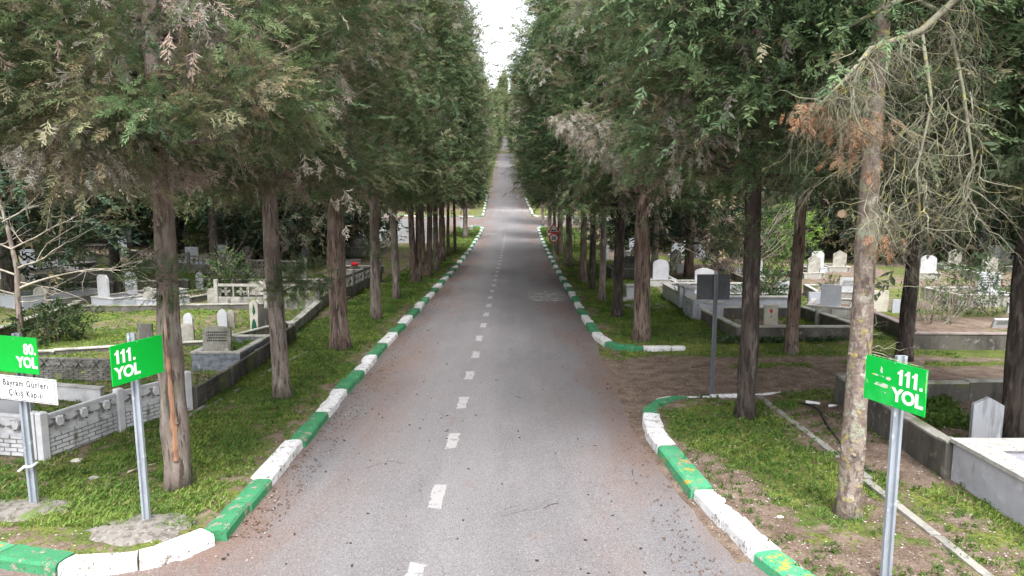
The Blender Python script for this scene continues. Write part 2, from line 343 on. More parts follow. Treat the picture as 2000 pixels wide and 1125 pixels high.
bp = nt.nodes.new('ShaderNodeBump'); bp.inputs['Strength'].default_value = .6; bp.inputs['Distance'].default_value = .012
nt.links.new(noise_mask(nt, co, 75, 0, 1, 3)[0], bp.inputs['Height']); nt.links.new(bp.outputs[0], b.inputs['Normal'])
M['asphalt'] = m
def wornpaint(name, col, lo, hi, sc_=7):
    m, nt, b = newmat(name); g = nt.nodes.new('ShaderNodeNewGeometry')
    f = noise_mask(nt, g.outputs['Position'], sc_, lo, hi, 8, .7)[0]
    b.inputs['Base Color'].default_value = (*col, 1); b.inputs['Roughness'].default_value = .8
    t = nt.nodes.new('ShaderNodeBsdfTransparent'); x = nt.nodes.new('ShaderNodeMixShader'); o = nt.nodes['Material Output']
    nt.links.new(f, x.inputs[0]); nt.links.new(b.outputs[0], x.inputs[1]); nt.links.new(t.outputs[0], x.inputs[2]); nt.links.new(x.outputs[0], o.inputs['Surface'])
    return m
M['line'] = wornpaint('worn_road_paint', (.29, .285, .29), .57, .70, 9)
M['dust'] = wornpaint('pale_dust', (.36, .34, .34), .36, .62, 3)

# ------------------------------------------------------------------ ground and road
def axis(parts):
    o = []
    for a, b_, s in parts: o += list(np.arange(a, b_, s))
    return np.array(sorted(set(np.round(o, 4))))
gx = np.concatenate([[-900, -500, -250, -140, -90, -65, -48], axis([(-38, -16, 1), (-16, 14, .2), (14, 36, 1)]), [48, 65, 90, 140, 250, 500, 900]])
gy = np.concatenate([[-80, -40, -20, -5], axis([(0, 32, .2), (32, 62, .6), (62, 105, 1), (105, 200, 5), (200, 420, 12)]), [450, 500, 600, 800, 1100]])
def grid_mesh(name, xs, ys, zf):
    X, Y = np.meshgrid(xs, ys); Z = zf(X, Y); n, m_ = X.shape
    V = np.stack([X, Y, Z], -1).reshape(-1, 3); i = np.arange(n*m_).reshape(n, m_)
    Fq = np.stack([i[:-1, :-1], i[:-1, 1:], i[1:, 1:], i[1:, :-1]], -1).reshape(-1, 4)
    me = bpy.data.meshes.new(name); me.vertices.add(len(V)); me.vertices.foreach_set('co', V.astype(np.float32).ravel())
    me.loops.add(Fq.size); me.loops.foreach_set('vertex_index', Fq.astype(np.int32).ravel()); me.polygons.add(len(Fq))
    me.polygons.foreach_set('loop_start', np.arange(0, Fq.size, 4, dtype=np.int32)); me.update(calc_edges=True)
    me.polygons.foreach_set('use_smooth', [True]*len(Fq)); return me, X, Y
def grassy(x, y):
    """how green the ground is, 0..1"""
    x = np.asarray(x, float); y = np.asarray(y, float)
    v = verge(x, y)
    n = fbm(x*.45, y*.45, 11, 4); g = sstep(.38, .62, n)*.85+.08
    g = np.where((x < -4) & (x > -7.2) & (y > 14), np.maximum(g, .66+.2*n), g)
    g = np.where((x < -3.8) & (y < 14), np.maximum(g, .45+.3*n), g)
    g = np.where((x < -4.2) & (y < 10), np.maximum(g, .68+.3*n), g)
    g = np.where((x > 2.5) & (x < 7) & (y > 20.3), np.maximum(g, .72+.2*n), g)
    g = np.where((x > 4) & (y < 15.5), g*.9, g)
    g = np.where((x < -7.5), np.maximum(g*.9, .50), g)
    g = np.where((x > 13) | (y > 40), g*.75, g)
    yc = 17.0+.12*np.clip(x-3, 0, 8); hw = 2.2-.10*np.clip(x-5, 0, 9)
    pth = sstep(hw+.5, hw-.5, np.abs(y-yc)+1.1*(fbm(x*.7, y*.7, 24)-.5))*(x > 2)
    strip = sstep(.45, .15, np.abs(y-(18.35+.05*(x-5))))*sstep(4.6, 6, x)*sstep(.36, .5, fbm(x*.9, y, 23))
    pth = pth*(1-strip)
    g = g*(1-pth)
    g = g*(1-.45*sstep(1.1, .5, v)*(fbm(x*.8, y*.8, 31) > .42)*(y < 60))
    g = np.where((x > 3) & (y > 19.2) & (y < 22), np.maximum(g, .75*(1-pth)), g)
    g = np.maximum(g, .9*strip)
    return np.clip(g, 0, 1)
me, X, Y = grid_mesh('ground', gx, gy, gz)
a = me.attributes.new('grassy', 'FLOAT', 'POINT'); a.data.foreach_set('value', grassy(X, Y).astype(np.float32).ravel())
tag(link('ground', me, M['ground']), 'mossy green and brown earth verges and cemetery ground', kind='structure')
# road
XA_Y = [8.2, 10, 12, 13, 14.5, 16, 18, 20.5, 21.5, 23, 86.3]; XA = [2.75, 2.5, 2.36, 2.28, 2.34, 2.42, 2.46, 2.5, 2.62, 2.7, 2.7]
vs = []; fs = []; ed = []
def patch(y0, y1, ny, xl, xr, nx):
    b0 = len(vs)
    for i in range(ny+1):
        y = y0+(y1-y0)*i/ny; l = xl(y); r = xr(y)
        for j in range(nx+1):
            x = l+(r-l)*j/nx
            if j == nx and y < 24: x += random.uniform(-.04, .04)
            vs.append((x, y, float(base_z(x, y))+.015*math.cos(PI*(2*j/nx-1)/2))); c0 = float(road_c(y)); e = abs(x-c0)
            ed.append(min(1, max(0, (e-1.2)/1.6)))
    for i in range(ny):
        for j in range(nx): q = b0+i*(nx+1)+j; fs.append((q, q+1, q+nx+2, q+nx+1))
patch(-60, 8.0, 30, lambda y: -45, lambda y: 45, 60)
patch(8.0, 86.3, 260, lambda y: -4.1, lambda y: float(np.interp(y, XA_Y, XA)), 16)
patch(86.3, 97.4, 8, lambda y: -60, lambda y: 60, 80)
patch(97.4, 335, 90, lambda y: float(road_c(y))-3.3, lambda y: float(road_c(y))+3.3, 10)
me = bpy.data.meshes.new('road'); me.from_pydata(vs, [], fs); me.polygons.foreach_set('use_smooth', [True]*len(fs))
a = me.attributes.new('edge', 'FLOAT', 'POINT'); a.data.foreach_set('value', ed)
tag(link('road', me, M['asphalt']), 'worn grey asphalt road running straight uphill between the cypress rows', kind='structure')
# painted dashes
mk = MB(); y = 7.52
while y < 80:
    w = .115; L = .43; x0 = -1.2+random.uniform(-.02, .02)
    n = 9
    pts = [(x0+sx*(w+random.uniform(-.035, .015)), y+L*(2*i/n-1)+(random.uniform(-.05, .05) if i in (0, n) else 0)) for sx, rr in ((-1, range(n+1)), (1, range(n, -1, -1))) for i in rr]
    mk.add([(p[0], p[1], float(base_z(p[0], p[1]))+.0195) for p in pts], [list(range(len(pts)))])
    y += 2.42
tag(mk.build('road_marking', M['line']), 'worn white dashed line along the middle of the road', kind='structure')
mk = MB()
for (x0, x1, y0, y1) in ((.6, 2.3, 30.5, 34), (-3.7, -1.6, 76, 78.5), (-3.2, 2.2, 104, 107)):
    nn = 8
    for i in range(nn):
        a0 = x0+(x1-x0)*i/nn; a1 = x0+(x1-x0)*(i+1)/nn
        for j in range(4):
            b0 = y0+(y1-y0)*j/4; b1 = y0+(y1-y0)*(j+1)/4
            mk.add([(xx, yy, float(base_z(xx, yy))+.0205) for xx, yy in ((a0, b0), (a1, b0), (a1, b1), (a0, b1))], [(0, 1, 2, 3)])
tag(mk.build('road_patch', M['dust']), 'pale dusty worn patches on the asphalt', kind='structure')
# kerbs
def kerb(poly, label, pat, stone=.87, w=.36, h=.15, side=1, s0=0.0):
    """pat(s) -> material index; side: +1 body lies left of travel"""
    pts = [Vector((p[0], p[1])) for p in poly]; cum = [0]
    for i in range(1, len(pts)): cum.append(cum[-1]+(pts[i]-pts[i-1]).length)
    def at(s):
        s = max(0, min(cum[-1]-1e-4, s)); i = max(j for j in range(len(cum)) if cum[j] <= s); i = min(i, len(pts)-2)
        t = (s-cum[i])/(cum[i+1]-cum[i]); p = pts[i].lerp(pts[i+1], t)
        d0 = (pts[i+1]-pts[i]).normalized()
        if t < .5 and i > 0: d0 = (d0*(.5+t)+(pts[i]-pts[i-1]).normalized()*(.5-t)).normalized()
        if t > .5 and i < len(pts)-2: d0 = (d0*(1.5-t)+(pts[i+2]-pts[i+1]).normalized()*(t-.5)).normalized()
        return p, d0
    mb = MB(); s = s0; k = 0
    while s < cum[-1]-.2:
        e = min(s+stone, cum[-1]); hh = h+random.uniform(-.022, .022); dx = random.uniform(-.028, .028); tl = random.uniform(-.02, .01)
        prof = [(0+dx, -.12), (.015+dx, hh-.035), (.045+dx, hh), (w*.5, hh+.006), (w-.03+dx, hh-.004+tl), (w+dx, hh-.04), (w+dx, -.12)]
        rings = []; nr = 4
        for i in range(nr+1):
            p, d = at(s+.014+(e-s-.028)*i/nr); nrm = Vector((-d.y, d.x))*side
            sh = .985 if i in (0, nr) else 1
            rings.append([(p.x+nrm.x*q[0], p.y+nrm.y*q[0], float(base_z(p.x, p.y))+q[1]*sh+random.uniform(-.003, .003)) for q in prof])
        n = len(prof); V = [v for r_ in rings for v in r_]
        fs_ = [(i*n+j, i*n+j+1, (i+1)*n+j+1, (i+1)*n+j) for i in range(nr) for j in range(n-1)]
        mb.add(V, fs_+[list(range(n)), list(range(nr*n+n-1, nr*n-1, -1))], pat(k))
        s = e; k += 1
    return tag(mb.build('kerb', [M['k_green'], M['k_white'], M['k_greeny'], M['k_old']]), label, kind='structure')
kl = KL[::-1]
alt = lambda k: (k//2) % 2
kerb([(-3.80, 8.52), (-3.83, 9.2), (-3.86, 12), (-3.95, 20), (-3.95, 40), (-3.95, 60), (-3.95, 80), (-4.0, 84.5), (-4.4, 85.7), (-5.6, 86.3)], 'green and white painted kerb along the left verge', alt)
kerb([(-3.92, 8.42), (-4.02, 8.28), (-4.4, 7.82), (-4.85, 7.62), (-5.4, 7.58), (-6.2, 7.75), (-7.2, 8.12), (-9, 8.75), (-14, 10.0)], 'rounded white and green kerb at the near left corner', lambda k: [1, 1, 0, 2, 1, 1, 0][min(k, 6)], side=-1, stone=.95)
kerb(KR1[1:-2], 'green and white painted kerb along the right verge', lambda k: alt(k+1), side=1)
kerb([(3.0, 20.38), (3.6, 20.2), (4.4, 20.2), (5.15, 20.3)], 'chipped white kerb end at the earth track', lambda k: 0 if k < 1 else 1, side=1, h=.13, w=.3)
kerb([(6.1, 15.45), (5.3, 15.22), (4.5, 15.14), (3.8, 15.07), (3.35, 14.95), (3.1, 14.8)], 'low half sunk white kerb at the earth track', lambda k: 1, side=1, h=.115, w=.15)
kerb(KR2[3:], 'green, white and yellow kerb curving round the near right verge', lambda k: [0, 0, 1, 1, 2, 2, 1, 1, 2, 2, 1, 1][k % 12], side=1, w=.38, stone=.95)
kerb([(-30, 97.4), (-5.6, 97.4), (-4.8, 98), (-4.6, 99.5), (-4.9, 112), (-5.3, 130)], 'green and white kerb beyond the crossing on the left', alt, side=1, stone=1.0)
kerb([(1.3, 130), (1.9, 112), (2.3, 99.5), (2.8, 98), (4.2, 97.4), (25, 97.4)], 'pale kerb beyond the crossing on the right', lambda k: 1 if k % 5 else 0, side=1, stone=1.0)
# old sunk edging on the right verge
mb = MB(); y = 5.6
while y < 15.6:
    L = random.uniform(.8, 1.05); z = gz1(5.45, y+L/2)
    mb.box((5.45+random.uniform(-.03, .03), y+L/2, z-.02), (.13, L-.02, .11+random.uniform(0, .03)), random.uniform(-.03, .03)); y += L
tag(mb.build('edging_strip', M['conc'], bevel=.01), 'half buried concrete edging strip in the right verge', kind='structure')
mb = MB(); y = 13.2
while y < 19:
    z = gz1(-6.4+.05*(y-13), y+.4); mb.box((-6.6+.08*(y-13), y+.4, z-.035), (.10, .8, .10), random.uniform(-.05, .0)); y += .82
tag(mb.build('edging_strip', M['conc'], bevel=.01), 'sunk stone edging strip in the left verge beside the dark fence', kind='structure')

# ------------------------------------------------------------------ foliage
def spray_template(pairs, sub, L=1.0, bw=.05, seed=0, spread=.9):
    r = np.random.default_rng(seed); Q = []
    def blade(p, d, ln, w, up):
        d = d/np.linalg.norm(d); s = np.cross(d, up); s /= np.linalg.norm(s)+1e-9
        Q.append([p, p+d*ln*.45+s*w, p+d*ln, p+d*ln*.45-s*w])
    up = np.array([0, 0, 1.]); droop = -.18
    st = lambda t: np.array([t*L, .04*math.sin(t*5), droop*t*t*L])
    for k in range(3): blade(st(k/3), st((k+1)/3)-st(k/3), L/3*1.15, bw*.45, up)
    for i in range(pairs):
        t = .12+.85*i/pairs
        for sd in (-1, 1):
            tt = t+r.uniform(-.07, .07); an = sd*r.uniform(.2, 1.1); ln = L*.42*(1-.5*t)*r.uniform(.35, 1.45)*spread
            d = np.array([math.cos(an), math.sin(an), r.uniform(-.45, .25)])
            u2 = up+r.normal(0, .35, 3); p = st(tt); blade(p, d, ln, bw*r.uniform(.7, 1.1), u2)
            for j in range(sub):
                a2 = an+random.choice((-1, 1))*r.uniform(.4, .8); d2 = np.array([math.cos(a2), math.sin(a2), r.uniform(-.5, .3)])
                blade(p+d/np.linalg.norm(d)*ln*r.uniform(.25, .7), d2, ln*r.uniform(.4, .65), bw*.8, up+r.normal(0, .4, 3))
    blade(st(.97), np.array([1, 0, -.3]), L*.15, bw, up)
    return np.array(Q)
def norm(a): return a/(np.linalg.norm(a, axis=-1, keepdims=True)+1e-9)
def place(tmpls, pos, dirs, scale, cols, r, upv=None):
    """scatter spray templates; returns quads and per-quad colours"""
    S = len(pos); which = r.integers(0, len(tmpls), S); Vs = []; Cs = []
    up = np.array([0, 0, 1.])+r.normal(0, .45, (S, 3))
    x = norm(dirs); y_ = norm(np.cross(up, x)); z_ = np.cross(x, y_)
    for k, T in enumerate(tmpls):
        m_ = which == k
        if not m_.any(): continue
        R = np.stack([x[m_], y_[m_], z_[m_]], 1)               # (s,3,3) rows are axes
        V = np.einsum('qvi,sij->sqvj', T, R)*scale[m_][:, None, None, None]+pos[m_][:, None, None, :]
        c = cols[m_][:, None, :]*r.uniform(.72, 1.28, (m_.sum(), len(T), 1))
        Vs.append(V.reshape(-1, 4, 3)); Cs.append(np.broadcast_to(c, (m_.sum(), len(T), 3)).reshape(-1, 3))
    return np.concatenate(Vs), np.concatenate(Cs)
GREENS = np.array([(.10, .155, .070), (.125, .18, .08), (.17, .215, .10), (.08, .135, .065), (.18, .20, .105)])
OLIVE = np.array([(.23, .235, .13), (.25, .23, .15), (.22, .18, .11)])
DEAD = np.array([(.38, .36, .31), (.33, .30, .25), (.34, .26, .22), (.42, .39, .35)])
def crown_quads(seed, z0, z1, Rf, nc, ns, tm, size, up=.35, olive=.25, dead=.06, pal=GREENS, lowdense=0, cs=(.5, .26), lean=0, zexp=1, bright=1.0):
    r = np.random.default_rng(seed); zc = []; n = nc*3
    u = r.random(n); zz = z0+(z1-z0)*u**(1+lowdense)
    Rz = np.array([Rf((q-z0)/(z1-z0)) for q in zz]); keep = r.random(n) < Rz/Rz.max(); zz = zz[keep][:nc]; Rz = Rz[keep][:nc]; n = len(zz)
    th = r.random(n)*2*PI; lobes = 1+.16*np.sin(3*th+zz*.9+seed)+.10*np.sin(5*th-zz*1.7)
    rr = Rz*lobes*np.clip(.42+.60*np.sqrt(r.random(n)), 0, 1.05)
    cx_ = np.cos(th)*rr; cy_ = np.sin(th)*rr; out = np.stack([np.cos(th), np.sin(th), np.zeros(n)], 1)
    el = r.normal(up, .3, n); ax = norm(out*np.cos(el)[:, None]+np.array([0, 0, 1.])*np.sin(el)[:, None])
    cc = np.stack([cx_, cy_, zz], 1)
    kind = r.random(n); col = pal[r.integers(0, len(pal), n)]*r.uniform(.65, 1.35, (n, 1))
    om = kind < olive; col[om] = OLIVE[r.integers(0, len(OLIVE), om.sum())]*r.uniform(.7, 1.15, (om.sum(), 1))
    dm = kind > 1-dead; col[dm] = DEAD[r.integers(0, len(DEAD), dm.sum())]*r.uniform(.8, 1.1, (dm.sum(), 1)); ax[dm] = norm(ax[dm]*.5+np.array([0, 0, -1.]))
    cnt = np.full(n, ns); rep = np.repeat(np.arange(n), cnt); S = len(rep)
    al = r.normal(0, cs[0], S)+.1; pe = r.normal(0, cs[1], (S, 3))
    vs = r.lognormal(0, .38, n)[rep]; al = al*vs; pe = pe*vs[:, None]
    pos = cc[rep]+ax[rep]*al[:, None]+pe
    d = norm(ax[rep]*1.0+norm(pe)*.7+r.normal(0, .35, (S, 3)))
    c = col[rep]*bright; sp_ = r.random(S); fl = sp_ < .05; c[fl] = OLIVE[r.integers(0, 3, fl.sum())]
    sc_ = size*r.uniform(.65, 1.35, S)*np.where(dm[rep], 1.15, 1)
    V, Cc = place(tm, pos, d, sc_, c, r)
    return V, Cc, cc, col
TH = [spray_template(11, 1, bw=.021, seed=s, spread=.85) for s in range(7)]
TM = [spray_template(6, 0, bw=.052, seed=s+10) for s in range(4)]
TF = [spray_template(4, 0, bw=.085, seed=s+20) for s in range(3)]
random.seed(11)
def col_profile(b0=.75, top=.15, mid=.3):
    return lambda t: (b0+(1-b0)*min(1, t/mid)) if t < mid else max(top, 1-(1-top)*((t-mid)/(1-mid))**1.4)
def trunk_mesh(name, h, r0, r1, lean=(0, 0), seed=0, limbs=None, n=14, flare=1.3, fork=None, gnarl=.06):
    rr = random.Random(seed); mb = MB(); z0min = min([q[2] for q in limbs])-.1 if limbs else 0
    def stem(x0, y0, r0, r1, lean, h, hs=0, ph=0):
        pts = []; rad = []; K = 26
        for i in range(K+1):
            t = i/K; z = hs+(h-hs)*t; w = gnarl*math.sin(t*7+ph)
            pts.append((x0+lean[0]*z+w*min(1, t*4), y0+lean[1]*z+gnarl*math.cos(t*5+ph)*min(1, t*4), z-.15*(1-t)))
            fl = flare-(flare-1)*min(1, t*K/1.6*2.2)if i < 3 else 1
            rad.append((r0+(r1-r0)*t)*fl*(1+rr.uniform(-.085, .085)))
        mb.tube(pts, rad, n, wob=.16, seed=seed+int(ph*10)); return pts
    if fork:
        stem(-fork, 0, r0*.78, r1, (lean[0]-.015, lean[1]), h, ph=seed); stem(fork, .05, r0*.78, r1, (lean[0]+.02, lean[1]), h, ph=seed+2)
        mb.tube([(0, 0, -.15), (0, 0, .3), (0, 0, .7)], [r0*1.5, r0*1.2, r0*.7], n, wob=.1, seed=seed)
    else: stem(0, 0, r0, r1, lean, h, ph=seed)
    if limbs is not None:
        for (x, y, z) in limbs:
            d = math.hypot(x, y); zb = max(z0min, z-d*rr.uniform(.15, .6)); bx, by = lean[0]*zb, lean[1]*zb
            ps = [(bx+(x-bx)*t+rr.uniform(-.06, .06)*t, by+(y-by)*t+rr.uniform(-.06, .06)*t, zb+(z-zb)*(t**1.3)) for t in (0, .25, .5, .75, 1)]
            a0 = .028+.009*d; mb.tube(ps, [a0, a0*.8, a0*.6, a0*.4, a0*.15], 5)
    # knots
    for k in range(int(7)):
        an = rr.random()*2*PI; z = rr.uniform(.6, min(4.5, h*.4)); q = r0+(r1-r0)*z/h
        mb.tube([(lean[0]*z+math.cos(an)*q*.7+(fork or 0)*0, lean[1]*z+math.sin(an)*q*.7, z), (lean[0]*z+math.cos(an)*q*1.22, lean[1]*z+math.sin(an)*q*1.22, z+.04)], [.05, .02], 6)
    return mb
CR = {}
def make_crown(key, seed, z0, z1, R, nc, ns, tm, size, prof=None, **k):
    prof = prof or col_profile(); V, Cc, cc, _ = crown_quads(seed, z0, z1, lambda t: R*prof(t), nc, ns, tm, size, **k)
    CR[key] = (quads_mesh('crown_'+key, V, Cc), cc); CR[key][0].materials.append(M['leaf'])
# hero crowns stand from z0 (metres above the root)
make_crown('hero_a', 101, 5.2, 14.5, 2.9, 640, 28, TH, .25, up=.15, olive=.22, dead=.07, lowdense=.5, cs=(.24, .12), bright=1.1)
make_crown('hero_b', 102, 4.5, 15.5, 2.6, 640, 28, TH, .25, up=.3, olive=.2, dead=.04, lowdense=.4, cs=(.24, .12))
make_crown('hero_c', 103, 4.9, 15.5, 2.9, 640, 28, TH, .26, up=-.1, olive=.12, dead=.06, lowdense=.4, cs=(.30, .13), pal=GREENS[[0, 1, 3]])
make_crown('mid_a', 111, 4.2, 19, 2.75, 700, 24, TM, .34, up=.4, olive=.12, dead=.03, lowdense=.2, cs=(.27, .15))
make_crown('mid_b', 112, 4.1, 20, 2.85, 700, 24, TM, .35, up=.35, olive=.08, dead=.03, lowdense=.2, cs=(.27, .15))
make_crown('mid_c', 113, 4.2, 18, 3.1, 700, 24, TM, .37, up=.15, olive=.08, dead=.05, lowdense=.2, cs=(.29, .15), pal=GREENS[[0, 1, 3]])
make_crown('far_a', 121, 2.8, 20, 1.9, 520, 15, TF, .55, up=.5, olive=.10, dead=.03, cs=(.35, .2), bright=1.1, prof=col_profile(.7, .1, .35))
make_crown('far_b', 122, 2.6, 21, 1.9, 520, 15, TF, .55, up=.6, olive=.14, dead=.03, cs=(.35, .2), bright=1.2, prof=col_profile(.8, .08, .4), pal=GREENS[[0, 1, 2]])
BLUE = np.array([(.040, .075, .052), (.055, .10, .072), (.045, .08, .045), (.07, .10, .05)])
make_crown('low_a', 131, 1.4, 11, 3.0, 190, 22, TM, .62, up=.1, olive=.1, dead=.05, cs=(.6, .35), pal=BLUE)
make_crown('low_b', 132, .9, 9, 3.3, 190, 22, TM, .62, up=.0, olive=.15, dead=.08, cs=(.6, .35), pal=BLUE[[0, 2, 3]])
make_crown('dark', 133, 3.2, 10, 2.5, 230, 32, TM, .42, up=-.1, olive=.05, dead=.04, cs=(.45, .28), pal=GREENS[[0, 3]]*.75)
make_crown('pine_top', 141, 5.7, 12, 2.2, 420, 18, TM, .34, up=-.1, olive=.05, dead=.04, pal=GREENS[[0, 1, 3]])
TRK = {}
def tree(name, loc, crown, bark, h=None, r0=.22, label='', group=None, cat='tree', lean=(0, 0), scale=1, zs=1, rz=None, seed=0, limbs=True, nl=34, fork=None, key=None):
    root = empty(name, loc, 0, label, cat, group)
    me_c, cc = CR[crown]; rz = random.random()*6.28 if rz is None else rz
    if key and key in TRK: tm_ = TRK[key]
    else:
        top = h or cc[:, 2].max()*.96; L = None
        if limbs:
            ix = np.random.default_rng(seed).permutation(len(cc))[:nl]; L = [tuple(cc[i]) for i in ix]
            if fork is None: pass
        tm_ = trunk_mesh('trunk', top, r0, .04, lean, seed, L, fork=fork).mesh('trunk'); tm_.materials.append(M[bark])
        if key: TRK[key] = tm_
    t = link('trunk', tm_, None, root); c = link('crown', me_c, None, root)
    t.rotation_euler.z = rz*0; c.rotation_euler.z = rz if not limbs or key else 0
    if limbs and not key: c.rotation_euler.z = 0
    root.scale = (scale, scale, scale*zs); root.rotation_euler.z = rz
    return root
ORD = ['first', 'second', 'third', 'fourth', 'fifth', 'sixth', 'seventh', 'eighth', 'ninth', 'tenth', 'eleventh', 'twelfth', 'thirteenth', 'fourteenth', 'fifteenth']
gl, gr_ = 'cypresses in the left roadside row', 'cypresses in the right roadside row'
#        px, py, crown, bark, r0, lean world, desc
LEFT = [(350, 950, 'hero_a', 'bark_grey', .20, 'with an orange bark scar'),
        (552, 778, 'hero_b', 'bark_grey', .20, 'with a knotted grey trunk'),
        (665, 681, 'hero_b', 'bark', .29, 'with a thick red brown trunk'),
        (735, 623, 'mid_a', 'bark_grey', .20, 'with a slim pale grey trunk'),
        (775, 583, 'mid_b', 'bark_grey', .17, 'with a thin trunk beside the low fence end'),
        (812, 551, 'mid_a', 'bark', .23, 'with a curved trunk forked low down'),
        (833, 541, 'mid_b', 'bark', .22, 'with two trunks forming a narrow V'),
        (852, 529, 'mid_a', 'bark_grey', .20, 'with a single greyish trunk'),
        (864, 515, 'mid_b', 'bark', .24, 'with a stout brown trunk'),
        (876, 505, 'mid_c', 'bark', .15, 'with a thin brown trunk'),
        (889, 498, 'mid_a', 'bark', .15, 'with a straight thin trunk near the crossing'),
        (909, 469, 'mid_b', 'bark_grey', .3, 'with a leaning pale trunk at the crossing')]
RIGHT = [(1455, 815, 'hero_c', 'bark_dark', .19, 'with a dark near trunk'),
         (1252, 664, 'hero_c', 'bark', .26, 'with a broad brown trunk'),
         (1205, 621, 'mid_c', 'bark_dark', .21, 'with a dark split trunk'),
         (1175, 588, 'mid_c', 'bark_grey', .14, 'with a thin grey trunk'),
         (1156, 567, 'mid_b', 'bark_dark', .15, 'with a dark slender trunk'),
         (1139, 550, 'mid_c', 'bark', .19, 'with a reddish trunk'),
         (1111, 525, 'mid_b', 'bark_grey', .22, 'with a pale brown flared trunk'),
         (1094, 502, 'mid_c', 'bark', .22, 'with a red brown trunk behind the speed sign'),
         (1083, 489, 'mid_a', 'bark_grey', .18, 'with a grey trunk next to the speed sign'),
         (1073, 467, 'mid_c', 'bark_grey', .28, 'with a stout grey trunk at the kerb'),
         (1060, 441, 'mid_b', 'bark_grey', .2, 'with a short pale trunk at the crossing')]
roots = {}
for i, (px, py, cr, bk, r0, ds) in enumerate(LEFT):
    p = G(px, py); lean = (random.uniform(-.012, .012), random.uniform(-.012, .012))
    roots['L', i] = tree('cypress_tree', p, cr, bk, r0=r0, label='%s cypress of the left roadside row, %s' % (ORD[i], ds), group=gl, seed=200+i, scale=(random.uniform(.96, 1.06) if i < 9 else .86) if i > 2 else 1, zs=1.0+.02*i, fork=.17 if i in (5, 6) else None, lean=lean if i else (-.004, 0), rz=random.random()*6.28 if i > 0 else .6)
for i, (px, py, cr, bk, r0, ds) in enumerate(RIGHT):
    p = G(px, py)
    roots['R', i] = tree('cypress_tree', p, cr, bk, r0=r0, label='%s cypress of the right roadside row, %s' % (ORD[i], ds), group=gr_, seed=230+i, scale=(random.uniform(.98, 1.1) if i < 8 else .86) if i > 1 else 1, zs=1.0+.02*i, rz=random.random()*6.28)
# far rows climbing the hill
k = 0
for sd, off in ((-1, 5.5), (1, 5.3)):
    y = 107
    while y < 520:
        c0 = float(road_c(y)); x = c0+sd*(off-(1.6 if y > 230 else 0)+random.uniform(-.3, .4)); cr = random.choice(['far_a', 'far_b'])
        tree('cypress_tree', (x, y, float(base_z(x, y))), cr, 'bark', r0=.25, key='far_'+cr, label='distant %s cypress of the row climbing the hill beyond the crossing' % ('left' if sd < 0 else 'right'),
             group='cypresses %s of the road beyond the crossing' % ('left' if sd < 0 else 'right'), scale=random.uniform(.95, 1.15), zs=random.uniform(.9, 1.1), seed=300+k)
        y += random.uniform(5, 7) if y < 200 else random.uniform(9, 13); k += 1

for i in range(16):
    y = 344+5*(i//4)+random.uniform(-1, 1); x = -4.6+(-6, -2.2, 1.6, 5.2)[i % 4]+random.uniform(-.6, .6)
    tree('cypress_tree', (x, y, float(base_z(x, y))), 'far_a', 'bark', r0=.25, key='far_far_a', label='distant cypress closing the view at the hill top', group='cypresses at the hill top', scale=random.uniform(1.0, 1.2), zs=random.uniform(.7, .95), seed=700+i)
# scar on the first left tree, tufts on trunks
def on_trunk(root, name, mb, mat, **k): return mb.build(name, mat, root, **k)
r1 = roots['L', 0]; mb = MB()
# orange strip runs down the side of the trunk facing the road and camera
ang = -PI/2+.35-r1.rotation_euler.z
K = 26; L_ = []; R_ = []
for i in range(K+1):
    t = i/K; z = .5+2.5*t; w = (.042*(1-t)+.007)*(1+.3*math.sin(i*1.3)); a_ = ang+.05*math.sin(t*6)-.12*t
    q = .212*(1-z/14*.85)+.0; 
    L_.append((math.cos(a_-w/q)*q, math.sin(a_-w/q)*q, z)); R_.append((math.cos(a_+w/q)*q, math.sin(a_+w/q)*q, z))
vv = L_+R_+[(x*1.09, y*1.09, z) for (x, y, z) in [((a[0]+b[0])/2, (a[1]+b[1])/2, a[2]) for a, b in zip(L_, R_)]]
mb.add(vv, [(i, i+1, 2*(K+1)+i+1, 2*(K+1)+i) for i in range(K)]+[(2*(K+1)+i, 2*(K+1)+i+1, K+1+i+1, K+1+i) for i in range(K)])
tag(on_trunk(r1, 'bark_scar', mb, M['scar']), 'orange strip of bare wood where bark is stripped')
def tuft(root, loc, n, size, spread, tm=TH, cols=GREENS, seed=0, name='foliage_tuft', dirb=(0, 0, .2)):
    n = int(n*1.4); r = np.random.default_rng(seed); pos = r.normal(0, 1, (n, 3))*np.array(spread)+np.array(loc)
    d = norm(norm(pos-np.array(loc))+np.array(dirb)+r.normal(0, .25, (n, 3))); c = cols[r.integers(0, len(cols), n)]*r.uniform(.7, 1.3, (n, 1))
    V, Cc = place(tm, pos, d, size*.82*r.uniform(.6, 1.3, n), c, r); return link(name, quads_mesh(name, V, Cc), M['leaf'], root)
def loc_of(root, wp):
    return root.matrix_basis.inverted() @ Vector(wp)
for key, px, py, dy, n, s in ((('L', 0), 318, 545, -.3, 60, .3), (('L', 1), 600, 540, -.1, 130, .33), (('L', 1), 565, 560, -.4, 90, .3), (('R', 0), 1440, 470, -.2, 70, .35), (('L', 3), 730, 480, -.2, 70, .3)):
    ro = roots[key]; w = P(px, py, ro.location.y+dy); tuft(ro, loc_of(ro, w), n, s, (.22, .16, .14), seed=px)

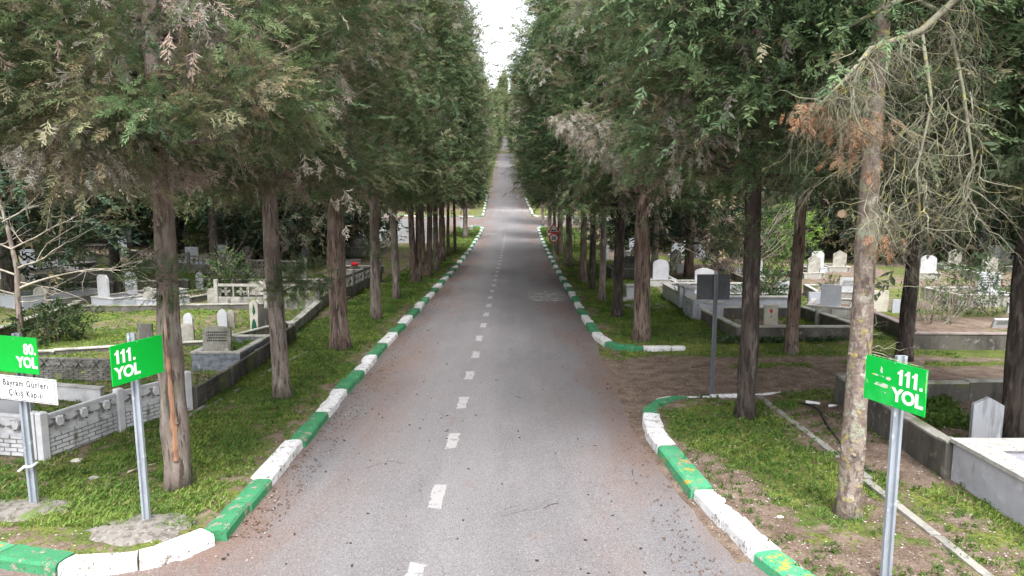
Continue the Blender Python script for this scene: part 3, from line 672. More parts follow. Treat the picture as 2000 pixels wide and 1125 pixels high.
PINK = np.array([(.36, .27, .25), (.40, .32, .29)])
for key, px, py, Y, n, s_, spd, cols in ((('R', 1), 1120, 240, 18, 60, .34, (.35, .25, .18), DEAD), (('R', 1), 1160, 262, 18, 90, .36, (.4, .3, .2), DEAD), (('R', 1), 1200, 300, 18, 110, .38, (.35, .3, .28), DEAD),
        (('R', 1), 1230, 250, 18, 120, .34, (.5, .4, .35), GREENS*1.15), (('R', 1), 1150, 400, 20, 110, .36, (.5, .4, .3), GREENS*1.1), (('R', 1), 1100, 235, 18.5, 30, .3, (.2, .2, .12), DEAD),
        (('R', 0), 1280, 60, 12, 120, .34, (.5, .4, .3), GREENS*1.15), (('R', 0), 1400, 110, 11.5, 140, .34, (.5, .4, .3), GREENS*1.1), (('R', 0), 1560, 60, 11, 160, .34, (.6, .4, .25), GREENS[[0, 3]]*1.2), (('R', 0), 1440, 55, 11, 60, .34, (.3, .2, .25), DEAD),
        (('R', 0), 1330, 190, 12, 60, .3, (.3, .2, .3), DEAD), (('R', 0), 1370, 260, 12, 60, .3, (.2, .2, .3), DEAD), (('R', 0), 1180, 30, 14, 110, .36, (.5, .4, .3), GREENS*1.1), (('R', 0), 1290, 110, 13, 70, .32, (.3, .2, .25), OLIVE),
        (('L', 0), 355, 55, 9.2, 60, .3, (.18, .15, .25), DEAD), (('L', 0), 370, 110, 9.0, 60, .3, (.2, .15, .15), DEAD), (('L', 0), 470, 120, 9.6, 90, .3, (.25, .2, .2), PINK), (('L', 0), 500, 190, 9.6, 100, .3, (.35, .25, .16), OLIVE),
        (('L', 0), 560, 215, 9.8, 90, .3, (.3, .2, .14), GREENS*1.15), (('L', 0), 310, 320, 9.6, 40, .26, (.1, .1, .12), DEAD), (('L', 0), 350, 335, 9.6, 50, .26, (.2, .12, .08), PINK), (('L', 0), 440, 190, 9.4, 50, .28, (.25, .2, .15), DEAD),
        (('L', 0), 260, 200, 8.8, 150, .3, (.5, .3, .25), GREENS*1.15), (('L', 0), 130, 260, 8.4, 220, .3, (.7, .3, .25), OLIVE), (('L', 0), 60, 160, 8.4, 220, .3, (.6, .3, .4), OLIVE*1.05), (('L', 0), 60, 300, 8.2, 160, .3, (.6, .3, .2), DEAD[[0, 1]]), (('L', 0), 180, 330, 8.6, 160, .3, (.6, .3, .2), OLIVE*1.1),
        (('L', 0), 30, 60, 8.4, 160, .3, (.5, .3, .3), GREENS*1.25), (('L', 1), 600, 90, 13, 90, .34, (.4, .3, .3), OLIVE), (('L', 1), 640, 60, 13, 60, .32, (.5, .3, .25), DEAD), (('L', 2), 690, 90, 17, 90, .36, (.4, .4, .5), OLIVE), (('L', 2), 640, 400, 19, 40, .3, (.2, .2, .2), OLIVE),
        (('L', 1), 480, 350, 13.5, 90, .3, (.4, .3, .2), OLIVE*.9), (('L', 2), 820, 180, 20, 200, .4, (.8, .6, .7), GREENS[[0, 3]]*1.2), (('L', 1), 545, 180, 13, 80, .3, (.3, .3, .3), DEAD[[1]]*.8)):
    ro = roots[key]; w = P(px, py, Y); tuft(ro, loc_of(ro, w), n, s_, spd, seed=px+py, cols=cols, name='foliage_spray', dirb=(0, -.3, -.9))
    bl = loc_of(ro, w); mb = MB(); a = Vector((0, 0, bl.z+.3)); mid = a.lerp(bl, .5)+Vector((0, 0, .25)); mb.tube([a, mid, bl], [.05, .03, .012], 5); mb.build('bough', M['bark_dark'], ro)
# ------------------------------------------------------------------ other trees
def add_tree(px, py, crown, bark, r0, label, rz=None, scale=1, name='cypress_tree', group=None, **k):
    p = G(px, py); return tree(name, p, crown, bark, r0=r0, label=label, group=group, scale=scale, rz=rz, seed=int(px), **k)
add_tree(1545, 678, 'hero_c', 'bark', .2, 'brown trunked cypress in front of the low grave wall right of the black sign')
add_tree(1765, 703, 'hero_b', 'bark_dark', .22, 'near black trunked cypress behind the right green sign')
add_tree(1985, 862, 'dark', 'bark_dark', .19, 'dark trunked cypress at the right edge behind the pointed headstone', scale=1.35)
add_tree(1277, 550, 'mid_c', 'bark_grey', .2, 'grey trunked cypress standing left of the white curved headstone')
add_tree(1345, 542, 'low_a', 'bark', .2, 'brown trunked tree behind the white headstones on the right', scale=1.4, name='conifer_tree')
add_tree(422, 576, 'mid_b', 'bark_dark', .2, 'dark trunked cypress among the graves behind the first left tree')
add_tree(346, 515, 'mid_a', 'bark_dark', .22, 'far cypress trunk by the low grave on the left')
add_tree(369, 497, 'mid_b', 'bark_dark', .2, 'thin far cypress behind the low grave on the left')
add_tree(226, 530, 'mid_c', 'bark_dark', .26, 'black trunked cypress left of the weathered fence')
add_tree(22, 578, 'low_a', 'bark_dark', .24, 'leaning dark conifer at the left edge', scale=1.5, name='conifer_tree')
add_tree(592, 512, 'mid_b', 'bark_dark', .24, 'cypress with dark trunk behind the patterned fence', )
add_tree(612, 520, 'mid_a', 'bark_dark', .2, 'second dark cypress trunk behind the patterned fence')
add_tree(698, 500, 'mid_c', 'bark_dark', .2, 'dark cypress between the second fence and the slim pale tree')
add_tree(765, 470, 'mid_b', 'bark_dark', .22, 'cypress trunk behind the pale slab tomb on the left')
# two trees whose crowns hang in from the frame edges
tree('cypress_tree', (-9.4, 9.6, gz1(-9.4, 9.6)), 'hero_a', 'bark_grey', r0=.22, label='cypress whose olive branches hang in at the left edge above the signs', seed=401, rz=2.5)
tree('cypress_tree', (10.6, 11.2, gz1(10.6, 11.2)), 'hero_c', 'bark_dark', r0=.22, label='cypress whose dark branches hang in at the upper right corner', seed=402, rz=1.0)
# back woods, left and right of the road
rb = random.Random(5); spots = []
for side in (-1, 1):
    tries = 0; cnt = 0
    while cnt < 40 and tries < 2000:
        tries += 1; y = rb.uniform(44, 84); x = side*rb.uniform(14, 20+y*.75)
        if any(math.hypot(x-a, y-b_) < 5.0 for a, b_ in spots): continue
        if side > 0 and y < 52 and x < 24: continue
        spots.append((x, y)); cnt += 1
        kx = rb.choice(['low_a', 'low_b', 'low_b', 'low_a', 'mid_c'])
        tree('conifer_tree', (x, y, gz1(x, y)), kx, 'bark_dark', r0=.22, key='bk'+kx, seed=500+cnt, label='dark conifer in the wood behind the %s graves' % ('left' if side < 0 else 'right'),
             group='conifers behind the %s graves' % ('left' if side < 0 else 'right'), scale=rb.uniform(1.0, 1.5), rz=rb.random()*6)
for i in range(34):
    sd = -1 if i % 2 else 1; x = sd*rb.uniform(9, 70); y = rb.uniform(101, 135)
    tree('conifer_tree', (x, y, gz1(x, y)), 'far_a' if i % 3 else 'low_b', 'bark_dark', r0=.22, key='fk%d' % (i % 3 > 0), seed=560, label='distant conifer %s of the crossing' % ('left' if sd < 0 else 'right'),
         group='distant conifers %s of the crossing' % ('left' if sd < 0 else 'right'), scale=rb.uniform(.9, 1.3), rz=rb.random()*6)

# bare branching
def branchy(mb, p, d, L, r, depth, rr, droop=.0, seg=5, n=5, spread=.6, kids=3, wig=.14):
    pts = [Vector(p)]; d = Vector(d).normalized(); rad = [r]
    for i in range(seg):
        d = (d+Vector((rr.gauss(0, wig), rr.gauss(0, wig), rr.gauss(0, wig)-droop))).normalized(); pts.append(pts[-1]+d*L/seg); rad.append(r*(1-.75*(i+1)/seg))
    mb.tube(pts, rad, n, cap=False)
    if depth:
        for k in range(kids):
            i = rr.randint(1, seg); dd = (d+Vector((rr.gauss(0, spread), rr.gauss(0, spread), rr.gauss(0, spread*.8)-droop*1.5))).normalized()
            branchy(mb, pts[i], dd, L*rr.uniform(.45, .75), rad[i]*.65, depth-1, rr, droop, max(4, seg-1), max(3, n-1), spread, kids, wig)
# small bare tree on the left
p = G(46, 672); bt = empty('bare_tree', p, 0, 'small leafless tree with thin pale twigs behind the left green sign', 'tree')
mb = MB(); pts = [Vector((0, 0, -.1)), Vector((-.05, 0, 1.2)), Vector((.02, 0, 2.3)), Vector((-.25, .1, 3.6)), Vector((-.55, .1, 5.0))]
mb.tube(pts, [.10, .09, .075, .05, .02], 8, wob=.1); mb.build('trunk', M['bark_grey'], bt)
mb = MB(); rr = random.Random(3)
for (q, d, L, r) in [((.0, 0, 1.7), (1, -.2, .55), 2.9, .045), ((0, 0, 2.3), (1, -.3, .28), 2.6, .035), ((-.1, 0, 2.9), (1, .2, .45), 2.2, .03), ((0, 0, 2.1), (-1, -.1, .4), 2.4, .035), ((-.1, 0, 2.9), (-1, 0, .5), 2, .03), ((-.3, 0, 3.7), (.8, -.2, .5), 1.8, .028), ((-.3, 0, 3.8), (-.7, -.2, .7), 1.6, .026), ((0, 0, 1.5), (-1, -.4, .2), 2.2, .03), ((0, 0, 1.9), (1, .3, -.1), 2.0, .025), ((-.5, .1, 4.8), (.1, 0, 1), 1.4, .02), ((0, 0, 1.3), (.9, -.1, .1), 1.5, .02)]:
    branchy(mb, q, d, L, r, 2, rr, 0, 6, 5, .5, 4)
mb.build('branches', M['twig'], bt)

# lichened tree, right foreground
p = G(1655, 1003); lt = empty('lichened_pine', p, 0, 'grey yellow-lichened pine with hanging dead branches beside the right green sign', 'tree')
trunk_mesh('trunk', 11, .165, .06, (.006, .0), 77, None, n=18, gnarl=.03, flare=1.25).build('trunk', M['bark_lichen'], lt)
toL = lambda px, py, y: P(px, py, y)-p
mb = MB(); rr = random.Random(21)
main = [toL(2080, -190, 8.8), toL(1930, -60, 8.6), toL(1800, 60, 8.5), toL(1700, 95, 8.4), toL(1655, 150, 8.3), toL(1590, 215, 8.2)]
mb.tube(main, [.05, .045, .04, .03, .02, .01], 8, wob=.12)
m2 = [toL(1690, -90, 9.6), toL(1770, -10, 9.2), toL(1850, 30, 8.8), toL(1880, 170, 8.6), toL(1900, 320, 8.5), toL(1870, 430, 8.4)]
mb.tube(m2, [.04, .03, .026, .02, .014, .008], 7, wob=.12)
m3 = [toL(1800, 60, 8.5), toL(1820, 200, 8.5), toL(1790, 330, 8.4), toL(1800, 450, 8.4)]; mb.tube(m3, [.022, .018, .014, .008], 6)
m4 = [toL(1677, 150, 9.4), toL(1640, 60, 9.2), toL(1720, 20, 9.0), toL(1870, -60, 8.8)]; mb.tube(m4, [.03, .03, .035, .04], 6)
r = link('crown', CR['pine_top'][0], None, lt, (-.2, 1.5, 0))
for path, nn in ((main, 90), (m2, 66), (m3, 40), ([toL(1700, 95, 8.5), toL(1760, 300, 8.5), toL(1720, 440, 8.4)], 24), ([toL(1640, 160, 8.4), toL(1680, 300, 8.5), toL(1700, 400, 8.4)], 12)):
    for k in range(nn):
        t = rr.uniform(.25, 1)*(len(path)-1.001); i = int(t); q = path[i].lerp(path[i+1], t-i)+Vector((rr.gauss(0, .04), rr.gauss(0, .12), rr.gauss(0, .03)))
        branchy(mb, q, (rr.gauss(0, .5), rr.gauss(0, .4), -.6), rr.uniform(.4, 1.0), rr.uniform(.0045, .009), 2, rr, .15, 7, 4, .8, 4, .33)
for k in range(10):
    z = rr.uniform(2.2, 4.6); an = rr.uniform(-1.2, 1.2); branchy(mb, (math.cos(an)*.12, math.sin(an)*.12, z), (math.cos(an), math.sin(an)*.6, -.1), rr.uniform(.4, .9), .009, 2, rr, .1, 6, 4, .8, 4, .4)
mb.build('dead_branches', M['lichen_twig'], lt)
ORNG = np.array([(.34, .18, .10), (.30, .20, .13), (.24, .19, .13)])
for (px, py, n, s) in ((1575, 215, 34, .2), (1600, 228, 24, .2), (1638, 250, 26, .19), (1685, 245, 50, .2), (1655, 285, 20, .17), (1722, 255, 18, .19), (1640, 305, 16, .16), (1718, 470, 26, .18), (1712, 330, 14, .15)):
    tuft(lt, toL(px, py, 8.3), n, s, (.09, .07, .07), cols=ORNG, seed=px, name='dead_foliage', dirb=(0, 0, -1.4))
mb = MB(); q = toL(1643, 418, 9.6); mb.tube([q+Vector((.06, .1, 0)), q], [.06, .05], 12); mb.build('cut_branch_stub', M['wood_cut'], lt)
lt_y = p

# shrubs
def shrub(name, px, py, w, h, n, size, cols, label, twigs=True, tm=TM, seed=0, cat='shrub', bare=0, loc=None, group=None):
    p = loc or G(px, py); ro = empty(name, p, 0, label, cat, group); rr = random.Random(seed+int(px)); r = np.random.default_rng(seed+int(px))
    if twigs:
        mb = MB()
        for k in range(7+bare):
            branchy(mb, (rr.uniform(-.25, .25)*w, rr.uniform(-.2, .2)*w, -.05), (rr.gauss(0, .45), rr.gauss(0, .4), 1), h*rr.uniform(.7, 1.1), .012+.006*h, 2, rr, 0, 5, 4, .5, 3)
        mb.build('branches', M['twig'] if bare else M['bark_grey'], ro)
    if n:
        u = r.normal(0, 1, (n, 3)); u = norm(u)*(r.random((n, 1))**.4); pos = u*np.array([w/2, w/2, h*.5])+np.array([0, 0, h*.52]); pos[:, :2] *= 1+.25*np.sin(pos[:, 2:3]*5+pos[:, :1]*4)
        c = cols[r.integers(0, len(cols), n)]*r.uniform(.65, 1.35, (n, 1)); V, Cc = place(tm, pos, norm(u+r.normal(0, .5, (n, 3))), size*r.uniform(.7, 1.3, n), c, r)
        link('foliage', quads_mesh('foliage', V, Cc), M['leaf'], ro)
    return ro
def leaf_template(n, seed):
    r = np.random.default_rng(seed); Q = []
    for i in range(n):
        t = i/n; an = r.uniform(-1.3, 1.3); p = np.array([t*.8, 0, 0]); d = norm(np.array([math.cos(an), math.sin(an), r.uniform(-.4, .6)])); s = norm(np.cross(d, np.array([0, 0, 1.])+r.normal(0, .5, 3))); ln = r.uniform(.22, .34)
        Q.append([p, p+d*ln*.5+s*ln*.32, p+d*ln, p+d*ln*.5-s*ln*.32])
    return np.array(Q)
TL = [leaf_template(9, s) for s in range(4)]
BRIGHT = np.array([(.12, .22, .04), (.16, .26, .05), (.09, .17, .035)]); DKG = np.array([(.04, .08, .03), (.06, .10, .035), (.09, .12, .05)])
IVY = np.array([(.07, .13, .05), (.10, .17, .07), (.16, .21, .13), (.06, .10, .04)])
shrub('rose_shrub', 112, 662, 2.1, 1.1, 420, .3, DKG, 'dark sprawling rose bush on the slope beside the bare tree', tm=TL)
shrub('shrub', 118, 585, 2.0, 1.1, 260, .3, IVY, 'green leafy bush behind the rounded weathered headstone', tm=TL)
shrub('shrub', 262, 540, 1.3, 1.0, 120, .3, BRIGHT, 'light green bush behind the white headstones on the left', tm=TL)
shrub('shrub', 470, 520, 3.5, 3.2, 520, .5, DKG, 'tall dark bush behind the far left graves', tm=TL)
shrub('shrub', 402, 500, 2.2, 2.8, 300, .45, BRIGHT, 'bright green bush left of the tall dark bush', tm=TL)
shrub('shrub', 450, 590, 1.8, 2.2, 320, .35, DKG, 'dark bush behind the leaning slab on the left', tm=TL)
shrub('bare_shrub', 1435, 545, 3.2, 4.6, 0, .3, DKG, 'tall leafless shrub of pale twigs behind the black sign', bare=16)
shrub('bare_shrub', 1395, 540, 2.4, 2.6, 60, .3, IVY, 'tangled dry shrub left of the tall leafless one', bare=10, tm=TL)
shrub('shrub', 1520, 535, 4.4, 4.6, 900, .42, BRIGHT, 'bright green leafy tree like bush behind the right graves', tm=TL)
shrub('shrub', 1600, 470, 6.0, 6.0, 700, .6, BRIGHT, 'pale green bush glimpsed far behind the lichened trunk', tm=TL)
shrub('shrub', 1300, 480, 4.0, 3.0, 400, .5, BRIGHT*.8, 'olive green bush far behind the curved headstones', tm=TL)
shrub('laurel_shrub', 1500, 600, 1.5, 1.5, 330, .3, IVY, 'glossy rounded bush beside the lettered white headstone', tm=TL)
shrub('laurel_shrub', 1455, 600, 1.1, .8, 160, .25, IVY, 'low glossy bush behind the black sign', tm=TL)
shrub('bare_shrub', 1835, 628, 3.0, 1.5, 150, .2, BRIGHT*.7, 'wide twiggy bush growing inside the right walled plot', bare=26, tm=TL)
shrub('dead_shrub', 1905, 615, 3.2, 2.2, 500, .35, GREENS[[0, 3]]*.6, 'dark drooping evergreen bush over the right walled plot', tm=TM)
shrub('sapling', 1617, 603, .7, 1.3, 90, .3, DKG, 'small dark sapling behind the grey headstone', tm=TM)
shrub('young_conifer', 1440, 668, .01, .01, 0, .3, DKG, 'tiny twig sprout at the foot of the concrete wall', twigs=True, seed=4) if False else None
for i, (px, py) in enumerate(((560, 455), (640, 470), (500, 450), (720, 455), (150, 480), (60, 460), (1200, 470), (1240, 480), (1700, 500), (1780, 520), (1860, 500), (1960, 500))):
    sd = 'left' if px < 1000 else 'right'
    if px > 1650: 
        xx = P(px, 470, 42+i); L0 = Vector((xx.x, 42+i, gz1(xx.x, 42+i)))
    else:
        yy = 60; xx = P(px, py, yy); L0 = Vector((xx.x, yy, gz1(xx.x, yy)))
    shrub('shrub', px, py, 6, 4.0, 420, .7, [DKG, IVY*.8, BRIGHT*.6][i % 3], 'dark bush in the undergrowth behind the %s graves' % sd, tm=TL, seed=i, loc=L0, group='undergrowth bushes behind the %s graves' % sd)

# ------------------------------------------------------------------ graves
def outline(style, w, h):
    a = w/2
    if style == 'rect': return [(-a, 0), (a, 0), (a, h), (-a, h)]
    if style == 'cut': c = w*.2; return [(-a, 0), (a, 0), (a, h-c), (a-c, h), (-a+c, h), (-a, h-c)]
    if style == 'point': return [(-a, 0), (a, 0), (a, h-.28*w), (0, h), (-a, h-.28*w)]
    if style == 'spire': return [(-a*.9, 0), (a*.9, 0), (a, h-.5*w), (a*.55, h-.15*w), (0, h), (-a*.55, h-.15*w), (-a, h-.5*w)]
    if style == 'round': return [(-a, 0), (a, 0)]+[(a*math.cos(t), h-a*.62+a*.62*math.sin(t)) for t in np.linspace(0, PI, 13)]
    if style == 'arch': return [(-a, 0), (a, 0), (a, h*.88)]+[(a*.86*math.cos(t), h*.88+h*.12*math.sin(t)) for t in np.linspace(.1, PI-.1, 9)]+[(-a, h*.88)]
    if style == 'curved': return [(-a, 0), (a, 0), (a, h*.8), (a*.8, h*.9)]+[(a*.6*math.cos(t), h*.9+h*.1*math.sin(t)) for t in np.linspace(.3, PI-.3, 7)]+[(-a*.8, h*.9), (-a, h*.8)]
def lettering(mb, w, h, rows, z1, y, seed=0, m=0):
    rr = random.Random(seed); dz = h/rows
    for i in range(rows):
        x = -w*rr.uniform(.3, .42); e = -x
        while x < e:
            l = rr.uniform(.02, .05)*w/.6; mb.box((x+l/2, y, z1-dz*(i+.5)), (l*.8, .004, dz*.45)); x += l*1.25
def headstone(root, w, h, style, mat, th=.09, loc=(0, 0, 0), tilt=0, letters=0, rz=0, lcol='black', rows=4, name='headstone'):
    mb = MB(); mb.prism(outline(style, w, h), -th/2, th/2); o = mb.build(name, M[mat], root, bevel=.008, loc=loc); o.rotation_euler = (tilt, 0, rz)
    if letters:
        # carved border lines and short inscription strokes
        lb = MB(); lettering(lb, w*.9, h*.45, rows, h*.82, -th/2-.003, seed=int(w*1000)); q = lb.build('inscription', M[lcol], o)
    return o
def frame(root, w, L, h, mat, cop=None, t=.14, y0=0, cop_h=.05, ov=.02, name='grave_surround'):
    """open rectangular surround from y0 to y0+L, centred on x"""
    mb = MB(); z = h/2-.1; hz = h+.2-(cop_h if cop else 0)
    zc = (-.2+h-(cop_h if cop else 0))/2
    for sx in (-1, 1): mb.box((sx*(w/2-t/2), y0+L/2, zc), (t, L, hz))
    mb.box((0, y0+t/2, zc), (w-2*t-.004, t-.004, hz)); mb.box((0, y0+L-t/2, zc), (w-2*t-.004, t-.004, hz))
    o = mb.build(name, M[mat], root, bevel=.006)
    if cop:
        cb = MB(); T = t+2*ov; zz = h-cop_h/2
        for sx in (-1, 1): cb.box((sx*(w/2-t/2), y0+L/2, zz), (T, L+2*ov, cop_h))
        cb.box((0, y0+t/2, zz), (w-2*t-2*ov-.004, T, cop_h-.003)); cb.box((0, y0+L-t/2, zz), (w-2*t-2*ov-.004, T, cop_h-.003))
        cb.build('coping', M[cop], root, bevel=.008)
    return o
def planting(root, w, L, y0, z, cols, n, size=.16, hh=.12, seed=0, name='planting'):
    r = np.random.default_rng(seed); pos = np.stack([r.uniform(-w/2, w/2, n), y0+r.uniform(0, L, n), z+r.random(n)*hh], 1)
    c = cols[r.integers(0, len(cols), n)]*r.uniform(.6, 1.4, (n, 1)); V, Cc = place(TL, pos, norm(np.array([0, 0, .7])+r.normal(0, .6, (n, 3))), size*r.uniform(.6, 1.3, n), c, r)
    return link(name, quads_mesh(name, V, Cc), M['leaf'], root)
def soil(root, w, L, y0, z, mat='ground'):
    mb = MB(); nx, ny = 8, 12; vv = []
    for j in range(ny+1):
        for i in range(nx+1): vv.append((-w/2+w*i/nx, y0+L*j/ny, z+random.uniform(-.015, .015)))
    mb.add(vv, [(j*(nx+1)+i, j*(nx+1)+i+1, (j+1)*(nx+1)+i+1, (j+1)*(nx+1)+i) for j in range(ny) for i in range(nx)]); return mb.build('earth_fill', M[mat], root)
# -- loose headstones on the left (each its own thing)
def stone(px, py, wpx, hpx, style, mat, label, tilt=0, rz=0, th=.09, letters=0, name='headstone', lcol='black', sc=1):
    p = G(px, py); k = p.y/F; mb = MB(); w = wpx*k*sc; h = hpx*k*sc
    mb.prism([(x, z) if z > 0 else (x, -.15) for x, z in outline(style, w, h)], -th/2, th/2); o = mb.build(name, M[mat], bevel=.01)
    o.location = p; o.rotation_euler = (tilt, 0, rz); tag(o, label, 'headstone')
    if letters: lb = MB(); lettering(lb, w*.9, h*.45, letters, h*.82, -th/2-.003, seed=int(px)); lb.build('inscription', M[lcol], o)
    return o
stone(286, 675, 29, 43, 'rect', 'stone_dark', 'dark square topped headstone left of the scarred trunk')
stone(366, 671, 30, 40, 'round', 'stone', 'grey rounded headstone right of the scarred trunk')
stone(369, 646, 19, 38, 'spire', 'marble_w', 'narrow white pointed marker just behind the grey rounded headstone')
stone(436, 644, 19, 40, 'spire', 'marble_w', 'narrow white pointed marker leaning at the plot of short grass', rz=.15, tilt=.04)
stone(452, 641, 16, 36, 'arch', 'stone', 'grey slab just right of the leaning white marker')
stone(449, 661, 19, 17, 'round', 'stone', 'low stub of grey stone behind the arched headstone')
so_ = stone(498, 646, 17, 62, 'spire', 'stone_tan', 'tall bottle shaped white marker with a green emblem')
k = so_.location.y/F; eb = MB(); eb.prism([(-.09, .06), (.09, .06), (.07, .28), (.02, .42), (-.03, .40), (-.06, .3)], -.053, -.049); eb.prism([(0, .52), (.07, .66), (0, .95), (-.035, .66)], -.053, -.049); eb.build('emblem', M['emblem'], so_)
stone(515, 641, 23, 40, 'round', 'stone_dark', 'dark rounded headstone beside the bottle shaped marker')
stone(421, 601, 26, 40, 'rect', 'stone', 'weathered slab leaning at the trunk base on the left', tilt=.1, rz=.2)
stone(391, 562, 15, 34, 'spire', 'marble_w', 'white pointed marker inside the far left plot')
stone(216, 568, 15, 45, 'rect', 'stone_dark', 'tall dark slab left of the white square headstone', letters=7, lcol='fence_grey')
stone(232, 566, 14, 34, 'rect', 'stone_dark', 'dark slab just behind the tall lettered one')
stone(45, 552, 14, 22, 'rect', 'stone', 'small plain slab near the left edge')
stone(93, 552, 16, 24, 'cut', 'stone', 'small grey slab in front of the far white headstones')
# -- grave with surround
def grave(px, py, w, L, h, mat, cop, label, hs=None, plant=None, rz=0, fill=True, name='grave', t=.14, hsy=.1, dx=0, group=None, loc=None):
    p = loc or G(px, py); ro = empty(name, p, rz, label, 'grave', group); frame(ro, w, L, h, mat, cop, t)
    if fill: soil(ro, w-2*t, L-2*t, t, h*.55)
    if hs: headstone(ro, hs[0], hs[1], hs[2], hs[3], loc=(dx, hsy, h-.003), letters=hs[4] if len(hs) > 4 else 0, th=.1)
    if plant is not None: planting(ro, w-2*t-.08, L*.8-2*t, t+.15, h*.55, plant[0], plant[1], seed=int(px))
    return ro
grave(423, 727, 1.24, 2.3, .52, 'marble_g', 'conc_top', 'blue grey marble grave with arched headstone and leafy green plants', (.72, .64, 'arch', 'stone', 1), (BRIGHT, 420), hsy=.16)
grave(497, 587, 1.5, 2.4, .30, 'conc_dark', 'conc_top', 'grave with a pale blank cut corner headstone on a stepped base', (.82, .55, 'cut', 'stone_tan'), (IVY, 150), hsy=.2)
grave(200, 600, 1.5, 2.2, .42, 'marble_b', 'coping_w', 'pale marble grave with the foremost white cut corner headstone', (.68, .92, 'cut', 'marble_w', 0), None, rz=-.5)
grave(254, 590, 1.4, 2.3, .40, 'marble_b', 'coping_w', 'pale marble grave behind it with a second white headstone', (.72, .9, 'cut', 'marble_w'), None, rz=-.5)
grave(287, 600, 1.2, 1.6, .36, 'marble_b', 'coping_w', 'low marble surround with a short grey headstone beside the scarred tree', (.5, .5, 'round', 'stone'), None, rz=-.4)
grave(78, 600, 1.5, 2.2, .36, 'conc', 'conc_top', 'weathered grave with a rounded blackened headstone on the left', (.75, .5, 'round', 'stone'), (IVY, 80), rz=-.3)
grave(98, 524, 1.5, 2.3, .25, 'conc', 'coping_w', 'far left grave with a white cut corner headstone', (.95, 1.0, 'cut', 'marble_w'), None, rz=-.2)
grave(54, 526, 1.5, 2.3, .25, 'conc', 'coping_w', 'far left grave with a pale square headstone', (.9, 1.0, 'cut', 'marble_b'), None, rz=-.2)
grave(20, 600, 2.0, 3.0, .55, 'marble_b', 'coping_w', 'long pale surround wall grave at the left edge', None, (IVY, 120), rz=-.5)
grave(30, 545, 3.2, 3.2, .45, 'coping_w', 'coping_w', 'broad white marble family grave at the far left', None, None, rz=-.45)
grave(345, 590, 1.6, 2.6, .25, 'conc_dark', 'conc_top', 'low dark surround behind the scarred trunk', None, (BRIGHT, 60), rz=-.3)
grave(375, 520, 3.0, 3.0, .5, 'marble_b', 'conc_top', 'bluish block tomb far behind the left graves', (.8, .7, 'rect', 'marble_b'), None)
grave(380, 470, 4, 2.5, 1.2, 'coping_w', 'coping_w', 'white walled tomb far behind the left trunks', None, None)
# white tombs seen between the far left trunks
grave(790, 478, 5.2, 4.0, 1.5, 'marble_w', 'marble_w', 'big white tomb beyond the fence on the left of the row', (1.2, .8, 'rect', 'marble_w'), None)
grave(655, 470, 3.0, 2.4, 1.0, 'marble_b', 'coping_w', 'pale tomb between the third and fourth left trunks', (.9, 1.2, 'point', 'marble_w'), None)
grave(705, 505, 3.2, 2.6, .7, 'conc', 'conc_top', 'grey tomb beside the slim pale trunk', (1.1, .7, 'rect', 'marble_b'), None)
grave(578, 470, 2.2, 2.4, 1.4, 'coping_w', 'marble_w', 'white tomb between the second and third left trunks', (.9, .9, 'point', 'marble_w'), None)
grave(690, 540, 2.6, 2.6, .45, 'conc', 'coping_w', 'plot with bright white slab and red flowers behind the lattice fence', None, (IVY, 120))
grave(600, 520, 2.4, 2.4, .5, 'conc', 'conc_top', 'grey plot behind the lattice fence', (.8, .7, 'cut', 'marble_w'), (IVY, 120))
# background graves shared label
rg = random.Random(9)
def scatter_graves(side, n, y0, y1, x0, x1):
    kinds = [('cut', 'marble_w', 'marble_b', 'coping_w'), ('point', 'stone', 'conc', 'conc_top'), ('round', 'marble_w', 'conc', 'conc_top'), ('rect', 'marble_b', 'conc_dark', 'conc_top')]
    protos = []
    for i in range(n):
        y = rg.uniform(y0, y1); x = side*rg.uniform(x0, x0+(x1-x0)*(y/y1)); loc = Vector((x, y, gz1(x, y)))
        lab = 'small pale grave far back under the trees on the %s' % ('left' if side < 0 else 'right'); gp = 'far graves under the trees on the %s' % ('left' if side < 0 else 'right')
        if i < 4:
            kd = kinds[i]; g_ = grave(0, 0, 1.3, 2.2, .35, kd[2], kd[3], lab, (.8, 1.0, kd[0], kd[1]), None, rz=rg.uniform(-.3, .3), loc=loc, group=gp); protos.append(g_)
        else:
            g_ = copy_tree(protos[i % 4]); g_.location = loc; g_.rotation_euler.z = rg.uniform(-.4, .4)
scatter_graves(-1, 26, 40, 68, 12, 48); scatter_graves(1, 30, 36, 66, 9, 48)

